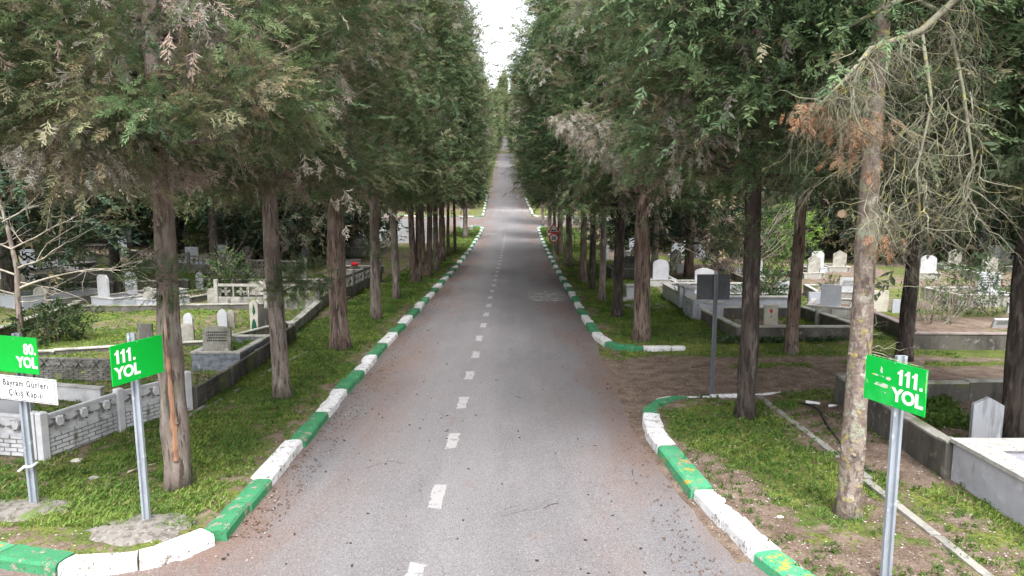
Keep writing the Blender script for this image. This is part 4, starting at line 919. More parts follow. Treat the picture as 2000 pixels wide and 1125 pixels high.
# ------------------------------------------------------------------ walls and fences
def wall(name, pts, h, t, mat, cop, label, cat='wall', cop_h=.05, ov=.025, loc0=None):
    """low wall along ground points (world xy); closed when last==first"""
    p0 = pts[0]; ro = empty(name, (p0[0], p0[1], gz1(*p0)), 0, label, cat); mb = MB(); cb = MB()
    for (a, b_) in zip(pts[:-1], pts[1:]):
        A = Vector(a); B = Vector(b_); d = B-A; L = d.length; an = math.atan2(d.y, d.x); n = max(1, int(L/2.2))
        for k in range(n):
            c = A+d*((k+.5)/n); l = L/n-.006; z = gz1(c.x, c.y)-ro.location.z
            e = t*.5 if k == n-1 else 0
            mb.box((c.x-p0[0], c.y-p0[1], z+(h-cop_h-.25)/2), (l, t, h-cop_h+.25), an)
            if cop: cb.box((c.x-p0[0], c.y-p0[1], z+h-cop_h/2+.001*k), (l+.0, t+2*ov, cop_h), an)
    for a in pts:
        z = gz1(*a)-ro.location.z; mb.box((a[0]-p0[0], a[1]-p0[1], z+(h-cop_h-.25)/2-.002), (t*1.0, t*1.04, h-cop_h+.25))
        if cop: cb.box((a[0]-p0[0], a[1]-p0[1], z+h-cop_h/2+.004), (t+2*ov+.006, t+2*ov+.006, cop_h))
    mb.build('wall_body', M[mat], ro, bevel=.008)
    if cop: cb.build('coping', M[cop], ro, bevel=.01)
    return ro
g2 = lambda px, py: (G(px, py).x, G(px, py).y)
# right side
wall('boundary_wall', [(7.05, 14.4), (6.8, 10.38)], .62, .22, 'conc_dark', 'conc', 'dark concrete wall running toward the camera behind the right green sign', cop_h=.04, ov=0)
wall('boundary_wall', [(7.3, 14.6), (12.5, 14.75)], .42, .2, 'conc_dark', 'conc_top', 'dark low wall across the back of the near right plot', cop_h=.04, ov=0)
wall('family_plot_wall', [(6.85, 24.6), (7.0, 21.2), (10.9, 21.2), (10.7, 25.3), (7.1, 25.3)], .46, .18, 'conc_dark', 'conc_top', 'grey concrete plot wall with pale coping right of the black sign')
wall('family_plot_wall', [(12.7, 24.2), (12.2, 20.7), (19.5, 20.5)], .52, .18, 'conc_dark', 'coping_r', 'concrete plot wall with brown coping at the far right')
# lilac walled tomb, near right
tm_ = empty('walled_tomb', (8.62, 7.6, gz1(8.5, 9)), 0, 'lilac plastered tomb with speckled white coping at the right edge', 'tomb')
frame(tm_, 3.7, 2.62, .66, 'lilac', 'coping_w', .34, cop_h=.07, ov=.035); soil(tm_, 3.1, 2.1, .3, .36)
hs = stone(1922, 872, 56, 106, 'point', 'marble_s', 'streaked grey marble headstone with pointed top behind the lilac tomb', th=.1, rz=-.15)
# grey marble family tomb
mt = empty('family_tomb', (6.8, 24.9, gz1(6.9, 25.5)), 0, 'polished grey marble family tomb with gate posts left of the black sign', 'tomb')
mb = MB(); mb.box((.0, .75, .30), (.55, 1.5, .85)); mb.box((.35, .1, .26), (.9, .5, .78)); mb.build('side_block', M['marble_b'], mt, bevel=.01)
mb = MB(); mb.box((0, .75, .755), (.62, 1.56, .06)); mb.box((.5, .1, .69), (.7, .58, .05)); mb.build('coping', M['coping_w'], mt, bevel=.01)
pl = MB(); pl.box((-.285, .55, .4), (.03, .8, .42)); po = pl.build('plaque', M['marble_g'], mt, bevel=.004)
lb = MB()
for i in range(5):
    yy = .25
    while yy < .82: l = random.uniform(.05, .14); lb.box((-.303, yy+l/2, .54-.07*i), (.004, l, .025)); yy += l+.04
lb.build('inscription', M['sign_white'], po)
for yy in (1.75, 2.7):
    pm = MB(); pm.box((0, yy, .42), (.36, .36, 1.15)); q = pm.build('gate_post', M['marble_b'], mt, bevel=.01); pc = MB(); pc.box((0, yy, 1.03), (.46, .46, .07)); pc.build('post_cap', M['coping_w'], q, bevel=.01)
gt = MB(); gt.box((0, 2.22, .38), (.04, .52, .8)); gt.build('gate', M['white_pl'], mt, bevel=.004)
mb = MB(); mb.box((0, 4.5, .28), (.2, 3.2, .75)); mb.box((2.2, 1.75, .28), (4.0, .2, .72)); mb.box((2.2, 6.2, .28), (4.2, .2, .74)); mb.build('surround_wall', M['marble_b'], mt, bevel=.008)
mb = MB(); mb.box((0, 4.5, .68), (.32, 3.2, .05)); mb.box((2.2, 1.75, .665), (4.0, .32, .05)); mb.box((2.25, 6.2, .675), (4.1, .3, .05)); mb.build('wall_coping', M['coping_w'], mt, bevel=.01)
headstone(mt, .85, .72, 'curved', 'marble_w', loc=(1.3, 2.3, .5), th=.1); headstone(mt, .6, .5, 'rect', 'marble_w', loc=(3.0, 3.6, .5), th=.1)
mb = MB(); mb.box((1.3, 3.4, .35), (1.0, 2.2, .3)); mb.build('grave_slab', M['marble_w'], mt, bevel=.02); planting(mt, .3, .3, 2.9, .68, BRIGHT, 22, .2)
pd = G(1232, 586); pe_ = empty('stone_pedestal', pd, 0, 'small white stone pedestal on a step beside the right row', 'pedestal')
mb = MB(); mb.box((0, .1, .03), (.75, .7, .2)); mb.build('step', M['coping_w'], pe_, bevel=.01); mb = MB(); mb.box((.02, .12, .38), (.45, .45, .5)); mb.build('block', M['marble_w'], pe_, bevel=.01); mb = MB(); mb.box((.02, .12, .66), (.54, .54, .05)); mb.build('cap', M['coping_w'], pe_, bevel=.01)
mb = MB(); q = G(1263, 598); mb.box((q.x, q.y, q.z-.0), (1.7, 1.3, .06), .1); tag(mb.build('paving_slab', M['conc'], bevel=.01), 'flat grey paving slab in the grass before the marble tomb', 'slab')
hs_ = stone(1504, 634, 27, 40, 'rect', 'stone_tan', 'tan headstone with a red tulip in the grey walled plot', th=.1)
tb = MB(); tb.prism([(0, .42), (.05, .46), (.055, .58), (.028, .53), (0, .59), (-.028, .53), (-.055, .58), (-.05, .46)], -.055, -.051); tb.build('tulip_flower', M['red'], hs_)
tb = MB(); tb.prism([(-.006, .24), (.006, .24), (.006, .42), (-.006, .42)], -.055, -.051); tb.prism([(0, .26), (.06, .36), (.03, .28)], -.056, -.052); tb.build('tulip_stem', M['black'], hs_)
stone(1607, 634, 31, 38, 'curved', 'stone', 'plain grey headstone right of the brown trunk in the walled plot', th=.12)
stone(1452, 615, 26, 22, 'rect', 'stone_dark', 'broken dark slab leaning inside the walled plot', tilt=.3, rz=.6)
stone(1590, 606, 27, 36, 'rect', 'marble_b', 'bluish marble slab behind the grey headstone', th=.12)
hl_ = stone(1530, 588, 27, 40, 'rect', 'marble_w', 'white lettered headstone beside the glossy bush')
stone(1717, 608, 32, 42, 'rect', 'stone_tan', 'pinkish upright slab right of the lichened trunk')
stone(1752, 608, 22, 26, 'rect', 'marble_b', 'pale low slab right of the pinkish slab')
stone(1803, 583, 9, 20, 'point', 'marble_w', 'slim white post marker behind the twiggy bush')
stone(1952, 640, 33, 19, 'rect', 'marble_w', 'small white lettered plaque on the far right wall', letters=4, lcol='black', tilt=.35)
stone(1974, 612, 17, 26, 'point', 'marble_w', 'white pointed headstone at the far right')
stone(1440, 543, 13, 22, 'rect', 'marble_w', 'thin white slab behind the black sign')
stone(1296, 548, 20, 34, 'round', 'marble_w', 'tall white rounded headstone behind the broad trunk', th=.2)
stone(1330, 533, 18, 16, 'round', 'marble_w', 'white round topped headstone left of the brown trunk', th=.2)
stone(1390, 548, 24, 22, 'cut', 'marble_w', 'white cut corner headstone showing above the black sign')
stone(1186, 513, 9, 30, 'spire', 'marble_w', 'thin white marker between the dark right row trunks')
stone(1219, 520, 14, 26, 'cut', 'marble_w', 'white headstone between the dark split trunk and the broad trunk')
grave(1620, 622, 1.6, 2.6, .45, 'coping_w', 'coping_w', 'bright white slab grave behind the grey headstone', (.7, .8, 'rect', 'marble_b'), None, rz=-.5)
grave(1232, 545, 2.2, 2.2, .6, 'conc_dark', 'conc', 'dark stone plot behind the split trunk', (.9, .7, 'cut', 'stone_dark', 1), None)
grave(1290, 560, 1.6, 3.0, .4, 'coping_w', 'marble_w', 'white marble grave behind the family tomb', (.8, 1.0, 'round', 'marble_w'), (BRIGHT, 30))
grave(1375, 575, 2.2, 2.2, .4, 'marble_b', 'coping_w', 'white coped grave behind the black sign', (.9, .8, 'curved', 'marble_w'), (BRIGHT, 100))
grave(1460, 590, 3.0, 3.0, .35, 'marble_b', 'coping_w', 'wide pale grave with green grass right of the black sign', None, (BRIGHT, 300))
grave(1655, 590, 2.6, 2.6, .45, 'conc', 'coping_w', 'white edged plot behind the lichened trunk', (.7, .6, 'rect', 'marble_w', 1), None, rz=-.2)
grave(1930, 600, 2.6, 2.6, .5, 'conc', 'coping_w', 'pale plot behind the far right wall', (.9, .9, 'rect', 'marble_w', 1), None)
# left fences with moulded panels
def crescent(mb, cx, cz, r, a0, a1, w, y, th, m=0):
    n = 9; o = []; i_ = []
    for k in range(n+1):
        t = k/n; a = a0+(a1-a0)*t; ww = w*math.sin(PI*min(.98, max(.02, t)))
        o.append((cx+math.cos(a)*(r+ww), cz+math.sin(a)*(r+ww))); i_.append((cx+math.cos(a)*(r-ww), cz+math.sin(a)*(r-ww)))
    poly = o+i_[::-1]; mb.prism(poly, y, y+th, m)
def tulip_panel(L, h, fr=True):
    """moulded panel: brick courses below, tulip relief above; front towards -y"""
    mb = MB(); t = .045; ch = h*.085; hb = h*.50
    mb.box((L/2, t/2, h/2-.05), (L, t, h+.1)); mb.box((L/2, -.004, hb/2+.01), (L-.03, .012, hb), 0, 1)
    n = 5
    for i in range(n):                                   # brick courses, slightly proud
        z = .02+hb*(i+.5)/n; x = -.12 if i % 2 else .0
        while x < L:
            x0 = max(.02, x); x1 = min(L-.02, x+.24)
            if x1-x0 > .03: mb.box(((x0+x1)/2+.0, -.008, z), (x1-x0-.018, .05, hb/n-.018))
            x += .25
    mb.box((L/2, -.006, h-.02), (L-.02, .03, .035))
    m_ = MB(); k = max(2, int(L/.42)); dx = L/k
    for i in range(k if fr else 0):
        c = dx*(i+.5); z0 = hb+.06; H2 = h-hb-.12
        mid = [(c-.035, z0+H2*.30), (c+.035, z0+H2*.30), (c+.065, z0+H2*.62), (c+.045, z0+H2*.95), (c+.018, z0+H2*.72), (c, z0+H2), (c-.018, z0+H2*.72), (c-.045, z0+H2*.95), (c-.065, z0+H2*.62)]
        m_.prism(mid, -.075, .0)
        m_.prism([(c-.008, z0), (c+.008, z0), (c+.008, z0+H2*.3), (c-.008, z0+H2*.3)], -.02, 0)
        for s in (-1, 1):  # dark crescents draw the shadow of the relief as colour
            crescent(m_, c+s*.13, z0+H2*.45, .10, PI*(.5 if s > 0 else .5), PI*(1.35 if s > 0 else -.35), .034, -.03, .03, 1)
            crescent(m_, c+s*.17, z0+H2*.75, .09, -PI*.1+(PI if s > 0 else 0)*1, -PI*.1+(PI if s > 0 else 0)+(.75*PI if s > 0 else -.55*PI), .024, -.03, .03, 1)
    o2 = len(mb.v); mb.v += m_.v; mb.f += [[i+o2 for i in f] for f in m_.f]; mb.m += m_.m; mb.sm += m_.sm
    return mb, (mb if fr else None)
def fence(pts, h, mat, label, post=.13, posth=.06, relief=True, plen=1.75, name='panel_fence', bricks=True):
    ro = empty(name, (pts[0][0], pts[0][1], gz1(*pts[0])), 0, label, 'fence'); p0 = ro.location
    for si, (a, b_) in enumerate(zip(pts[:-1], pts[1:])):
        A = Vector(a); B = Vector(b_); d = B-A; n = max(1, round(d.length/plen)); L = d.length/n; an = math.atan2(d.y, d.x)
        for k in range(n+1):
            if k == 0 and si > 0: continue
            q = A+d*(k/n); z = gz1(q.x, q.y); mb = MB(); mb.box((0, 0, (h+posth-.2)/2), (post, post, h+posth+.2)); mb.box((0, 0, h+posth+.012), (post*1.15, post*1.15, .03), 0, 0, .7)
            o = mb.build('post', M[mat], ro, bevel=.008); o.location = (q.x-p0.x, q.y-p0.y, z-p0.z); o.rotation_euler.z = an
        for k in range(n):
            q = A+d*(k/n)+d.normalized()*post*.5; e = A+d*((k+1)/n); z0 = gz1(q.x, q.y); z1 = gz1(e.x, e.y)
            mb, m_ = tulip_panel(L-post, h, relief); o = mb.build('panel', [M[mat], M['recess_shade']], ro); o.location = (q.x-p0.x, q.y-p0.y, z0-p0.z+.02); o.rotation_euler = (0, -math.atan2(z1-z0, L), an)
    return ro
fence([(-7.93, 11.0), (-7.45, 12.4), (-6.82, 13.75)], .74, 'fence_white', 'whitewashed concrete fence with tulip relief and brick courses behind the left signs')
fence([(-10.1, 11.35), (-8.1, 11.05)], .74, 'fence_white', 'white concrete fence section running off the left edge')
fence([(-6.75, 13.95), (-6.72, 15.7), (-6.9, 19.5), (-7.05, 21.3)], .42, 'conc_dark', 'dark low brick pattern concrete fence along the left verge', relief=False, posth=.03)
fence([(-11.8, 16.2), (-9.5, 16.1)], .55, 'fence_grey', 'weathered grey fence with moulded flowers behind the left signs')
# far lattice fence
def lattice_fence(pts, h, label, mat='fence_grey', plen=1.8):
    ro = empty('lattice_fence', (pts[0][0], pts[0][1], gz1(*pts[0])), 0, label, 'fence'); p0 = ro.location
    for si, (a, b_) in enumerate(zip(pts[:-1], pts[1:])):
        A = Vector(a); B = Vector(b_); d = B-A; n = max(1, round(d.length/plen)); L = d.length/n; an = math.atan2(d.y, d.x)
        for k in range(n+1):
            if k == 0 and si > 0: continue
            q = A+d*(k/n); mb = MB(); mb.box((0, 0, h/2), (.15, .15, h+.3)); o = mb.build('post', M[mat], ro, bevel=.01); o.location = (q.x-p0.x, q.y-p0.y, gz1(q.x, q.y)-p0.z); o.rotation_euler.z = an
        for k in range(n):
            q = A+d*(k/n); z0 = gz1(q.x, q.y); mb = MB(); l = L-.16; c0 = L/2
            mb.box((c0, 0, h*.22), (l, .06, h*.5)); mb.box((c0, 0, h*.93), (l, .06, h*.1)); m_ = 3
            for i in range(m_):
                c = .08+l*(i+.5)/m_; R = min(l/m_/2, h*.2); zc = h*.68
                for s in range(4):
                    crescent(mb, c+math.cos(s*PI/2+PI/4)*R*.9, zc+math.sin(s*PI/2+PI/4)*R*.9, R*.75, s*PI/2+PI/4+PI-1.1, s*PI/2+PI/4+PI+1.1, .035, -.03, .06)
                mb.box((c+l/m_/2-.0, 0, zc), (.05, .062, h*.4)) if i < m_-1 else None
            o = mb.build('lattice_panel', M[mat], ro); o.location = (q.x-p0.x, q.y-p0.y, z0-p0.z); o.rotation_euler.z = an
    return ro
lattice_fence([(-12.2, 27.5), (-8.1, 27.3)], 1.05, 'pale lattice topped fence across the plot behind the third left trunk', 'conc')
lattice_fence([(-8.0, 27.3), (-7.6, 31.5), (-7.5, 37.5)], 1.05, 'lattice fence running along the verge behind the slim pale tree', 'fence_grey')
lattice_fence([(-22, 38.6), (-12, 38.8)], 1.0, 'old cross pattern fence far behind the left graves', 'fence_grey')
lattice_fence([(-27, 39.2), (-23, 39.2)], 1.2, 'old cross pattern fence at the far left between dark trunks', 'conc_dark')
# low plot walls, left
wall('low_wall', [(-14.2, 18.7), (-13.2, 19.0), (-9.3, 20.3)], .14, .16, 'conc_dark', 'conc_top', 'low pale kerb wall across the left graveyard behind the gun grey grave', cop_h=.04)
wall('low_wall', [(-7.4, 22.2), (-8.0, 27.4), (-10.2, 27.6)], .36, .2, 'conc', 'conc_top', 'low concrete plot wall beside the second left tree', cop_h=.05)
wall('low_wall', [(-8.9, 20.5), (-7.9, 23.2)], .2, .15, 'conc', 'conc_top', 'short slanting kerb wall behind the marble grave', cop_h=.04)
wall('low_wall', [(-17.3, 26.6), (-13, 27.0), (-10.35, 27.4)], .26, .18, 'conc_dark', 'conc', 'long dark terrace wall behind the rounded left headstones', cop_h=.05)
wall('low_wall', [(-16.0, 20.4), (-17.2, 26.4)], .45, .2, 'conc_dark', 'conc', 'dark block wall climbing from the left edge past the rose bush', cop_h=.05)
wall('low_wall', [(-22, 31.0), (-16.3, 33.5)], .4, .2, 'conc_dark', 'conc_top', 'low wall in front of the far left white grave', cop_h=.05)
wall('low_wall', [(-15.6, 33.8), (-9.6, 34.0)], .5, .2, 'conc_dark', 'conc_top', 'mossy wall behind the white pointed marker', cop_h=.05)
wall('low_wall', [(-11.0, 13.4), (-10.2, 14.6), (-9.0, 14.3)], .35, .12, 'fence_white', 'coping_w', 'white edged kerb of the small plot behind the white fence', cop_h=.04)
# inscription plaque behind white fence, far left
pq = empty('grave_plaque', (-9.3, 12.0, gz1(-9.3, 12.0)), 0, 'white lettered plaque standing behind the fence at the left edge', 'plaque')
o = headstone(pq, 1.0, .95, 'rect', 'marble_w', loc=(0, 0, 0), th=.08); 

# ------------------------------------------------------------------ text
def text_mesh(body, size, bold=0.0, align='LEFT', space=1.0, line=1.0):
    cu = bpy.data.curves.new('text', 'FONT'); cu.body = body; cu.size = size; cu.offset = bold; cu.extrude = .0012; cu.align_x = align; cu.space_character = space; cu.space_line = line; cu.resolution_u = 3
    o = bpy.data.objects.new('text', cu); C.objects.link(o); bpy.context.view_layer.update()
    me = bpy.data.meshes.new_from_object(o.evaluated_get(bpy.context.evaluated_depsgraph_get())); bpy.data.objects.remove(o); bpy.data.curves.remove(cu); return me
def put_text(parent, body, size, x, z, mat, bold=.0, align='LEFT', y=-.006, name='lettering', sx=1, space=1, line=1):
    me = text_mesh(body, size, bold, align, space, line); me.materials.clear(); me.materials.append(M[mat])
    o = bpy.data.objects.new(name, me); C.objects.link(o); o.parent = parent; o.location = (x, y, z); o.rotation_euler = (PI/2, 0, 0); o.scale = (sx, 1, 1); return o
put_text(o, 'RUHUNA FATİHA', .075, -.33, .75, 'black', .002, y=-.046); put_text(o, 'ÖZDEMİR AİLESİ', .07, -.33, .63, 'black', .001, y=-.046) if False else None
# plaque text in photo: only the word FATMA / FATIHA-like letters can be made out

k = hl_.location.y/F
for body, sz, z in (('FUAT GÜ', 8.0, 20), ('1938', 4.5, 13), ('2011', 4.5, 7)):
    if body[0] == 'F': put_text(hl_, body, sz*k, 0, z*k, 'black', .004, 'CENTER', y=-.048)
for j, z in enumerate((33, 29)): mb = MB(); mb.box((0, -.047, z*k), ((12-4*j)*k, .004, 1.6*k)); mb.build('inscription', M['black'], hl_)
pw = [o for o in C.objects if o.name.startswith('family_plot_wall')][0]
put_text(pw, 'YALÇ', .17, 3.15, .10, 'stone_dark', .001, y=-3.4-.094, space=1.3)
# ------------------------------------------------------------------ signs
def pole(root, h, mat='galv', w=.055, lean=(0, 0), below=.35):
    """galvanised channel post"""
    mb = MB(); prof = [(-w, -w*.5), (w, -w*.5), (w, w*.5), (w*.45, w*.5), (w*.35, -w*.15), (-w*.35, -w*.15), (-w*.45, w*.5), (-w, w*.5)]
    n = len(prof); K = 6; vs_ = []
    for k in range(K+1):
        z = -below+(h+below)*k/K
        for x, y in prof: vs_.append((x+lean[0]*z, -y+lean[1]*z, z))
    fs_ = [(k*n+i, k*n+(i+1) % n, (k+1)*n+(i+1) % n, (k+1)*n+i) for k in range(K) for i in range(n)]+[list(range(n))[::-1], [K*n+i for i in range(n)]]
    mb.add(vs_, fs_); return mb.build('post', M[mat], root, bevel=.003)
def plate(root, w, h, z, rz, mat, lean=(0, 0), roll=0, th=.012, name='sign_plate', y=-.045, x=0, back=None, off=.075):
    mb = MB(); mb.box((0, 0, 0), (w, th, h)); o = mb.build(name, M[mat], root, bevel=.004)
    o.location = (x*math.cos(rz)+off*math.sin(rz)+lean[0]*z, x*math.sin(rz)-off*math.cos(rz)+lean[1]*z, z); o.rotation_euler = (0, roll, rz)
    return o
def bolts(o, zs, y=-.009):
    mb = MB()
    for z in zs: mb.tube([(0, y+.004, z), (0, y, z)], [.009, .007], 8)
    mb.build('bolt', M['galv'], o)
def footing(root, rx, ry, hh, seed=0, rz=0, mat='asph_patch', loc=(0, 0, 0)):
    rr = random.Random(seed); mb = MB(); n = 22; rings = [(1.0, -.06), (.97, .01), (.8, .45*hh), (.5, .8*hh), (.2, hh)]; jit = [rr.uniform(.86, 1.1) for _ in range(n)]; vs_ = []
    for q, z in rings:
        for k in range(n): a_ = 2*PI*k/n; j = 1+(jit[k]-1)*q; vs_.append((math.cos(a_)*rx*q*j, math.sin(a_)*ry*q*j, z+rr.uniform(-.006, .006)))
    vs_.append((0, 0, hh)); m_ = len(rings)
    fs_ = [(r_*n+k, r_*n+(k+1) % n, (r_+1)*n+(k+1) % n, (r_+1)*n+k) for r_ in range(m_-1) for k in range(n)]+[((m_-1)*n+k, (m_-1)*n+(k+1) % n, m_*n) for k in range(n)]
    mb.add(vs_, fs_, 0, True); o = mb.build('concrete_footing', M[mat], root); o.location = loc; return o
def ones(parent, x, z, h):
    '''the figures 111. in heavy condensed lettering'''
    for k in range(3):
        mb = MB(); a = x+k*h*.52
        mb.prism([(a+h*.15, z), (a+h*.37, z), (a+h*.37, z+h), (a+h*.19, z+h), (a+h*.15, z+h*.88), (a, z+h*.80), (a, z+h*.66), (a+h*.15, z+h*.70)], -.0075, -.0055); mb.build('lettering', M['letter_white'], parent)
    mb = MB(); mb.prism([(x+h*1.60, z), (x+h*1.80, z), (x+h*1.80, z+h*.2), (x+h*1.60, z+h*.2)], -.0075, -.0055); mb.build('lettering', M['letter_white'], parent)
# 111. YOL, left
p = G(287, 1018); s1 = empty('road_sign', p, 0, 'green sign reading 111. YOL on a steel post, left of the scarred trunk', 'sign'); lean = (-.012, .0)
hp = 2.62; pole(s1, hp, lean=lean, w=.05); footing(s1, .74, .50, .07, 3, loc=(.0, -.12, 0))
o = plate(s1, .83, .52, 2.27, 1.28, 'green_sign', lean, roll=-.0); bolts(o, (.24, -.24))
ones(o, -.36, .015, .175); put_text(o, 'YOL', .205, -.365, -.175, 'letter_white', .009, sx=.98, space=.98)
# 80. YOL plus white plate
p = G(68, 990); s2 = empty('road_sign', p, 0, 'green sign reading 80. YOL above a white plate at the left edge', 'sign'); lean = (-.012, .0)
pole(s2, 2.52, lean=lean, w=.055); footing(s2, .75, .40, .07, 5, loc=(-.12, -.12, 0))
o = plate(s2, .85, .51, 2.24, -.3, 'green_sign', lean, x=.03); bolts(o, (.22, -.22)); 
put_text(o, '80.', .20, .40, .02, 'letter_white', .007, 'RIGHT', space=1.05, sx=.9); put_text(o, 'YOL', .20, .40, -.165, 'letter_white', .009, 'RIGHT', space=1.0, sx=.95)
o = plate(s2, 1.14, .35, 1.76, -.30, 'sign_white', lean, x=.17, y=-.05, name='white_plate')
mb = MB()
for z, hh_ in ((.158, .006), (-.158, .006)): mb.box((0, -.0085, z), (1.09, .003, hh_))
for x in (-.54, .54): mb.box((x, -.0085, 0), (.006, .003, .322))
mb.build('border', M['black'], o)
put_text(o, 'Bayram Günleri', .125, .0, .035, 'black', .0015, 'CENTER', y=-.008, sx=.86, space=1.22); put_text(o, 'Çıkış Kapısı', .125, .0, -.105, 'black', .0015, 'CENTER', y=-.008, sx=.86, space=1.22)
mb = MB(); mb.tube([(-.03, -.075, .62), (.06, -.07, .63), (.07, .04, .64), (-.06, .05, .62), (-.07, -.05, .61), (-.12, -.09, .56)], .018, 6); mb.build('tied_rag', M['sign_white'], s2)
# 111. YOL, right
p = Vector((4.25, 7.4, gz1(4.25, 7.4))); s3 = empty('road_sign', p, 0, 'green sign reading 111. YOL with scratched paint on the right verge', 'sign'); lean = (.0, .0)
pole(s3, 2.66, lean=lean, w=.055)
o = plate(s3, .80, .51, 2.34, -1.24, 'green_sign2', lean); bolts(o, (.24, -.24))
ones(o, .04, .01, .175); put_text(o, 'YOL', .20, .37, -.175, 'letter_white', .009, 'RIGHT', space=.98)
mb = MB(); rr = random.Random(8)
for (cx_, cz, w_, h_) in ((-.22, .055, .12, .012), (-.16, -.045, .13, .028), (-.17, .12, .022, .05), (-.07, .05, .035, .03), (-.36, -.045, .015, .025), (-.12, -.12, .03, .012)):
    pts = [(cx_+math.cos(a_)*w_*rr.uniform(.6, 1.1), cz+math.sin(a_)*h_*rr.uniform(.5, 1.1)) for a_ in np.linspace(0, 2*PI, 17)[:-1]]; mb.prism(pts, -.0075, -.0062)
mb.box((.0, -.0068, .274), (.7, .0016, .008)); mb.box((-.393, -.0068, .1), (.007, .0016, .28)); mb.box((.393, -.0068, .1), (.008, .0016, .3))
mb.build('scuff_marks', M['sign_scuff'], o)
# black back of sign
p = G(1390, 775); s4 = empty('road_sign', p, 0, 'sign seen from behind, plain dark grey panel on a steel post by the earth track', 'sign')
pole(s4, 2.85, 'galv_dark', w=.045); o = plate(s4, .76, .58, 2.56, .02, 'dark_panel', off=-.05, x=-.04); o.rotation_euler.y = .0
for z in (.15, -.15): mb = MB(); mb.box((0, -.02, z), (.5, .022, .03)); mb.build('bracket', M['dark_panel'], o); footing(s4, .35, .3, .05, 9)
# warning triangle and 30
p = G(1081, 514); p = Vector((p.x, p.y, p.z)); s5 = empty('traffic_sign', p, 0, 'red bordered bump warning triangle above a round 30 speed limit sign', 'sign')
pole(s5, 2.75, 'galv', w=.045)
def tri(r, rc=.04):
    c = []
    for k in range(3):
        a_ = PI/2+k*2*PI/3
        for da in np.linspace(-1.0, 1.0, 5): c.append((math.cos(a_)*(r-rc*2)+math.cos(a_+da)*rc*1.0, math.sin(a_)*(r-rc*2)+math.sin(a_+da)*rc))
    return c
mb = MB(); mb.prism(tri(.54), -.01, .01); t1 = mb.build('triangle_plate', M['red'], s5, loc=(0, -.05, 2.36))
mb = MB(); mb.prism(tri(.36, .02), -.014, -.0105); mb.build('white_face', M['sign_white'], t1)
mb = MB(); mb.prism([(-.22, -.13), (.22, -.13), (.20, -.09), (.13, -.02), (.07, -.02), (.03, -.07), (-.02, -.07), (-.07, -.02), (-.13, -.02), (-.20, -.09)], -.018, -.0145); mb.build('bump_symbol', M['black'], t1)
circ = lambda r: [(math.cos(a_)*r, math.sin(a_)*r) for a_ in np.linspace(0, 2*PI, 33)[:-1]]
mb = MB(); mb.prism(circ(.36), -.01, .01); t2 = mb.build('round_plate', M['red'], s5, loc=(0, -.055, 1.74))
mb = MB(); mb.prism(circ(.27), -.014, -.0105); mb.build('white_face', M['sign_white'], t2); put_text(t2, '30', .36, .0, -.13, 'black', .012, 'CENTER', y=-.017, sx=.9)

# ------------------------------------------------------------------ hose, litter, small things
mb = MB(); pts = [G(1560, 790), G(1585, 797), G(1600, 810), G(1615, 830), G(1632, 855), G(1650, 880), G(1668, 905), G(1700, 930)]
mb.tube([q+Vector((0, 0, .03+.04*math.sin(i))) for i, q in enumerate(pts)], .022, 8); ho = mb.build('water_hose', M['hose']); tag(ho, 'black water hose with white fittings lying on the right verge', 'hose')
mb = MB(); a_, b_ = G(1573, 792), G(1630, 796); mb.tube([a_+Vector((0, 0, .05)), a_+Vector((.12, -.05, .05))], [.04, .035], 8); mb.tube([a_+Vector((.08, 0, .05)), a_.lerp(b_, .5)+Vector((0, 0, .05))], [.028, .03], 8); mb.build('pipe_fitting', M['white_pl'], ho); mb = MB(); mb.tube([b_+Vector((-.12, 0, .04)), b_+Vector((.05, .03, .04))], [.03, .028], 8)
mb.build('pipe_fitting', M['white_pl'], ho)
def fallen(px, py, L, an, label, mat='twig', r=.014):
    p = G(px, py); rr = random.Random(px); mb = MB(); pts = [Vector((0, 0, .03))]
    d = an
    for i in range(5): d += rr.uniform(-.25, .25); pts.append(pts[-1]+Vector((math.cos(d), math.sin(d), rr.uniform(-.02, .05)))*L/5)
    mb.tube(pts, [r, r, r*.9, r*.8, r*.6, r*.3], 6); mb.tube([pts[2], pts[2]+Vector((math.cos(an+.8), math.sin(an+.8), .1))*L*.2], [r*.6, r*.2], 5)
    o = mb.build('fallen_branch', M[mat]); o.location = p; tag(o, label, 'branch')
fallen(1310, 783, 1.1, -.9, 'pale fallen branch beside the green kerb corner'); fallen(1325, 652, 1.0, -.1, 'dark fallen branch in the grass beyond the track', 'bark_dark', .02)
fallen(985, 1000, .3, .9, 'short black twig in the middle of the road', 'bark_dark', .008); fallen(1062, 997, .3, 1.0, 'curved dark twig on the road', 'bark_dark', .01); fallen(250, 925, .5, 1.2, 'thin pale stick in the grass before the white fence')
fallen(1235, 930, .25, 1.1, 'tiny twig near the right road edge', 'bark_dark', .006)
fallen(655, 612, .9, .1, 'dark stick lying near the third left trunk', 'bark_dark', .02); fallen(1420, 1019, .9, .3, 'thin dark stick lying over the white kerb', 'bark_dark', .012); fallen(1350, 720, .6, .5, 'dark stick on the earth track', 'bark_dark', .01)
def rock(px, py, s, label, mat='stone_tan'):
    p = G(px, py); bm = bmesh.new(); bmesh.ops.create_icosphere(bm, subdivisions=2, radius=1); rr = random.Random(px)
    for v in bm.verts: v.co *= rr.uniform(.85, 1.1); v.co.z *= .5
    bm.transform(Matrix.Diagonal((s, s*.6, s*.7, 1))); me = bpy.data.meshes.new('rock'); bm.to_mesh(me); bm.free(); o = link('rock', me, M[mat]); o.location = p+Vector((0, 0, s*.15)); tag(o, label, 'rock')
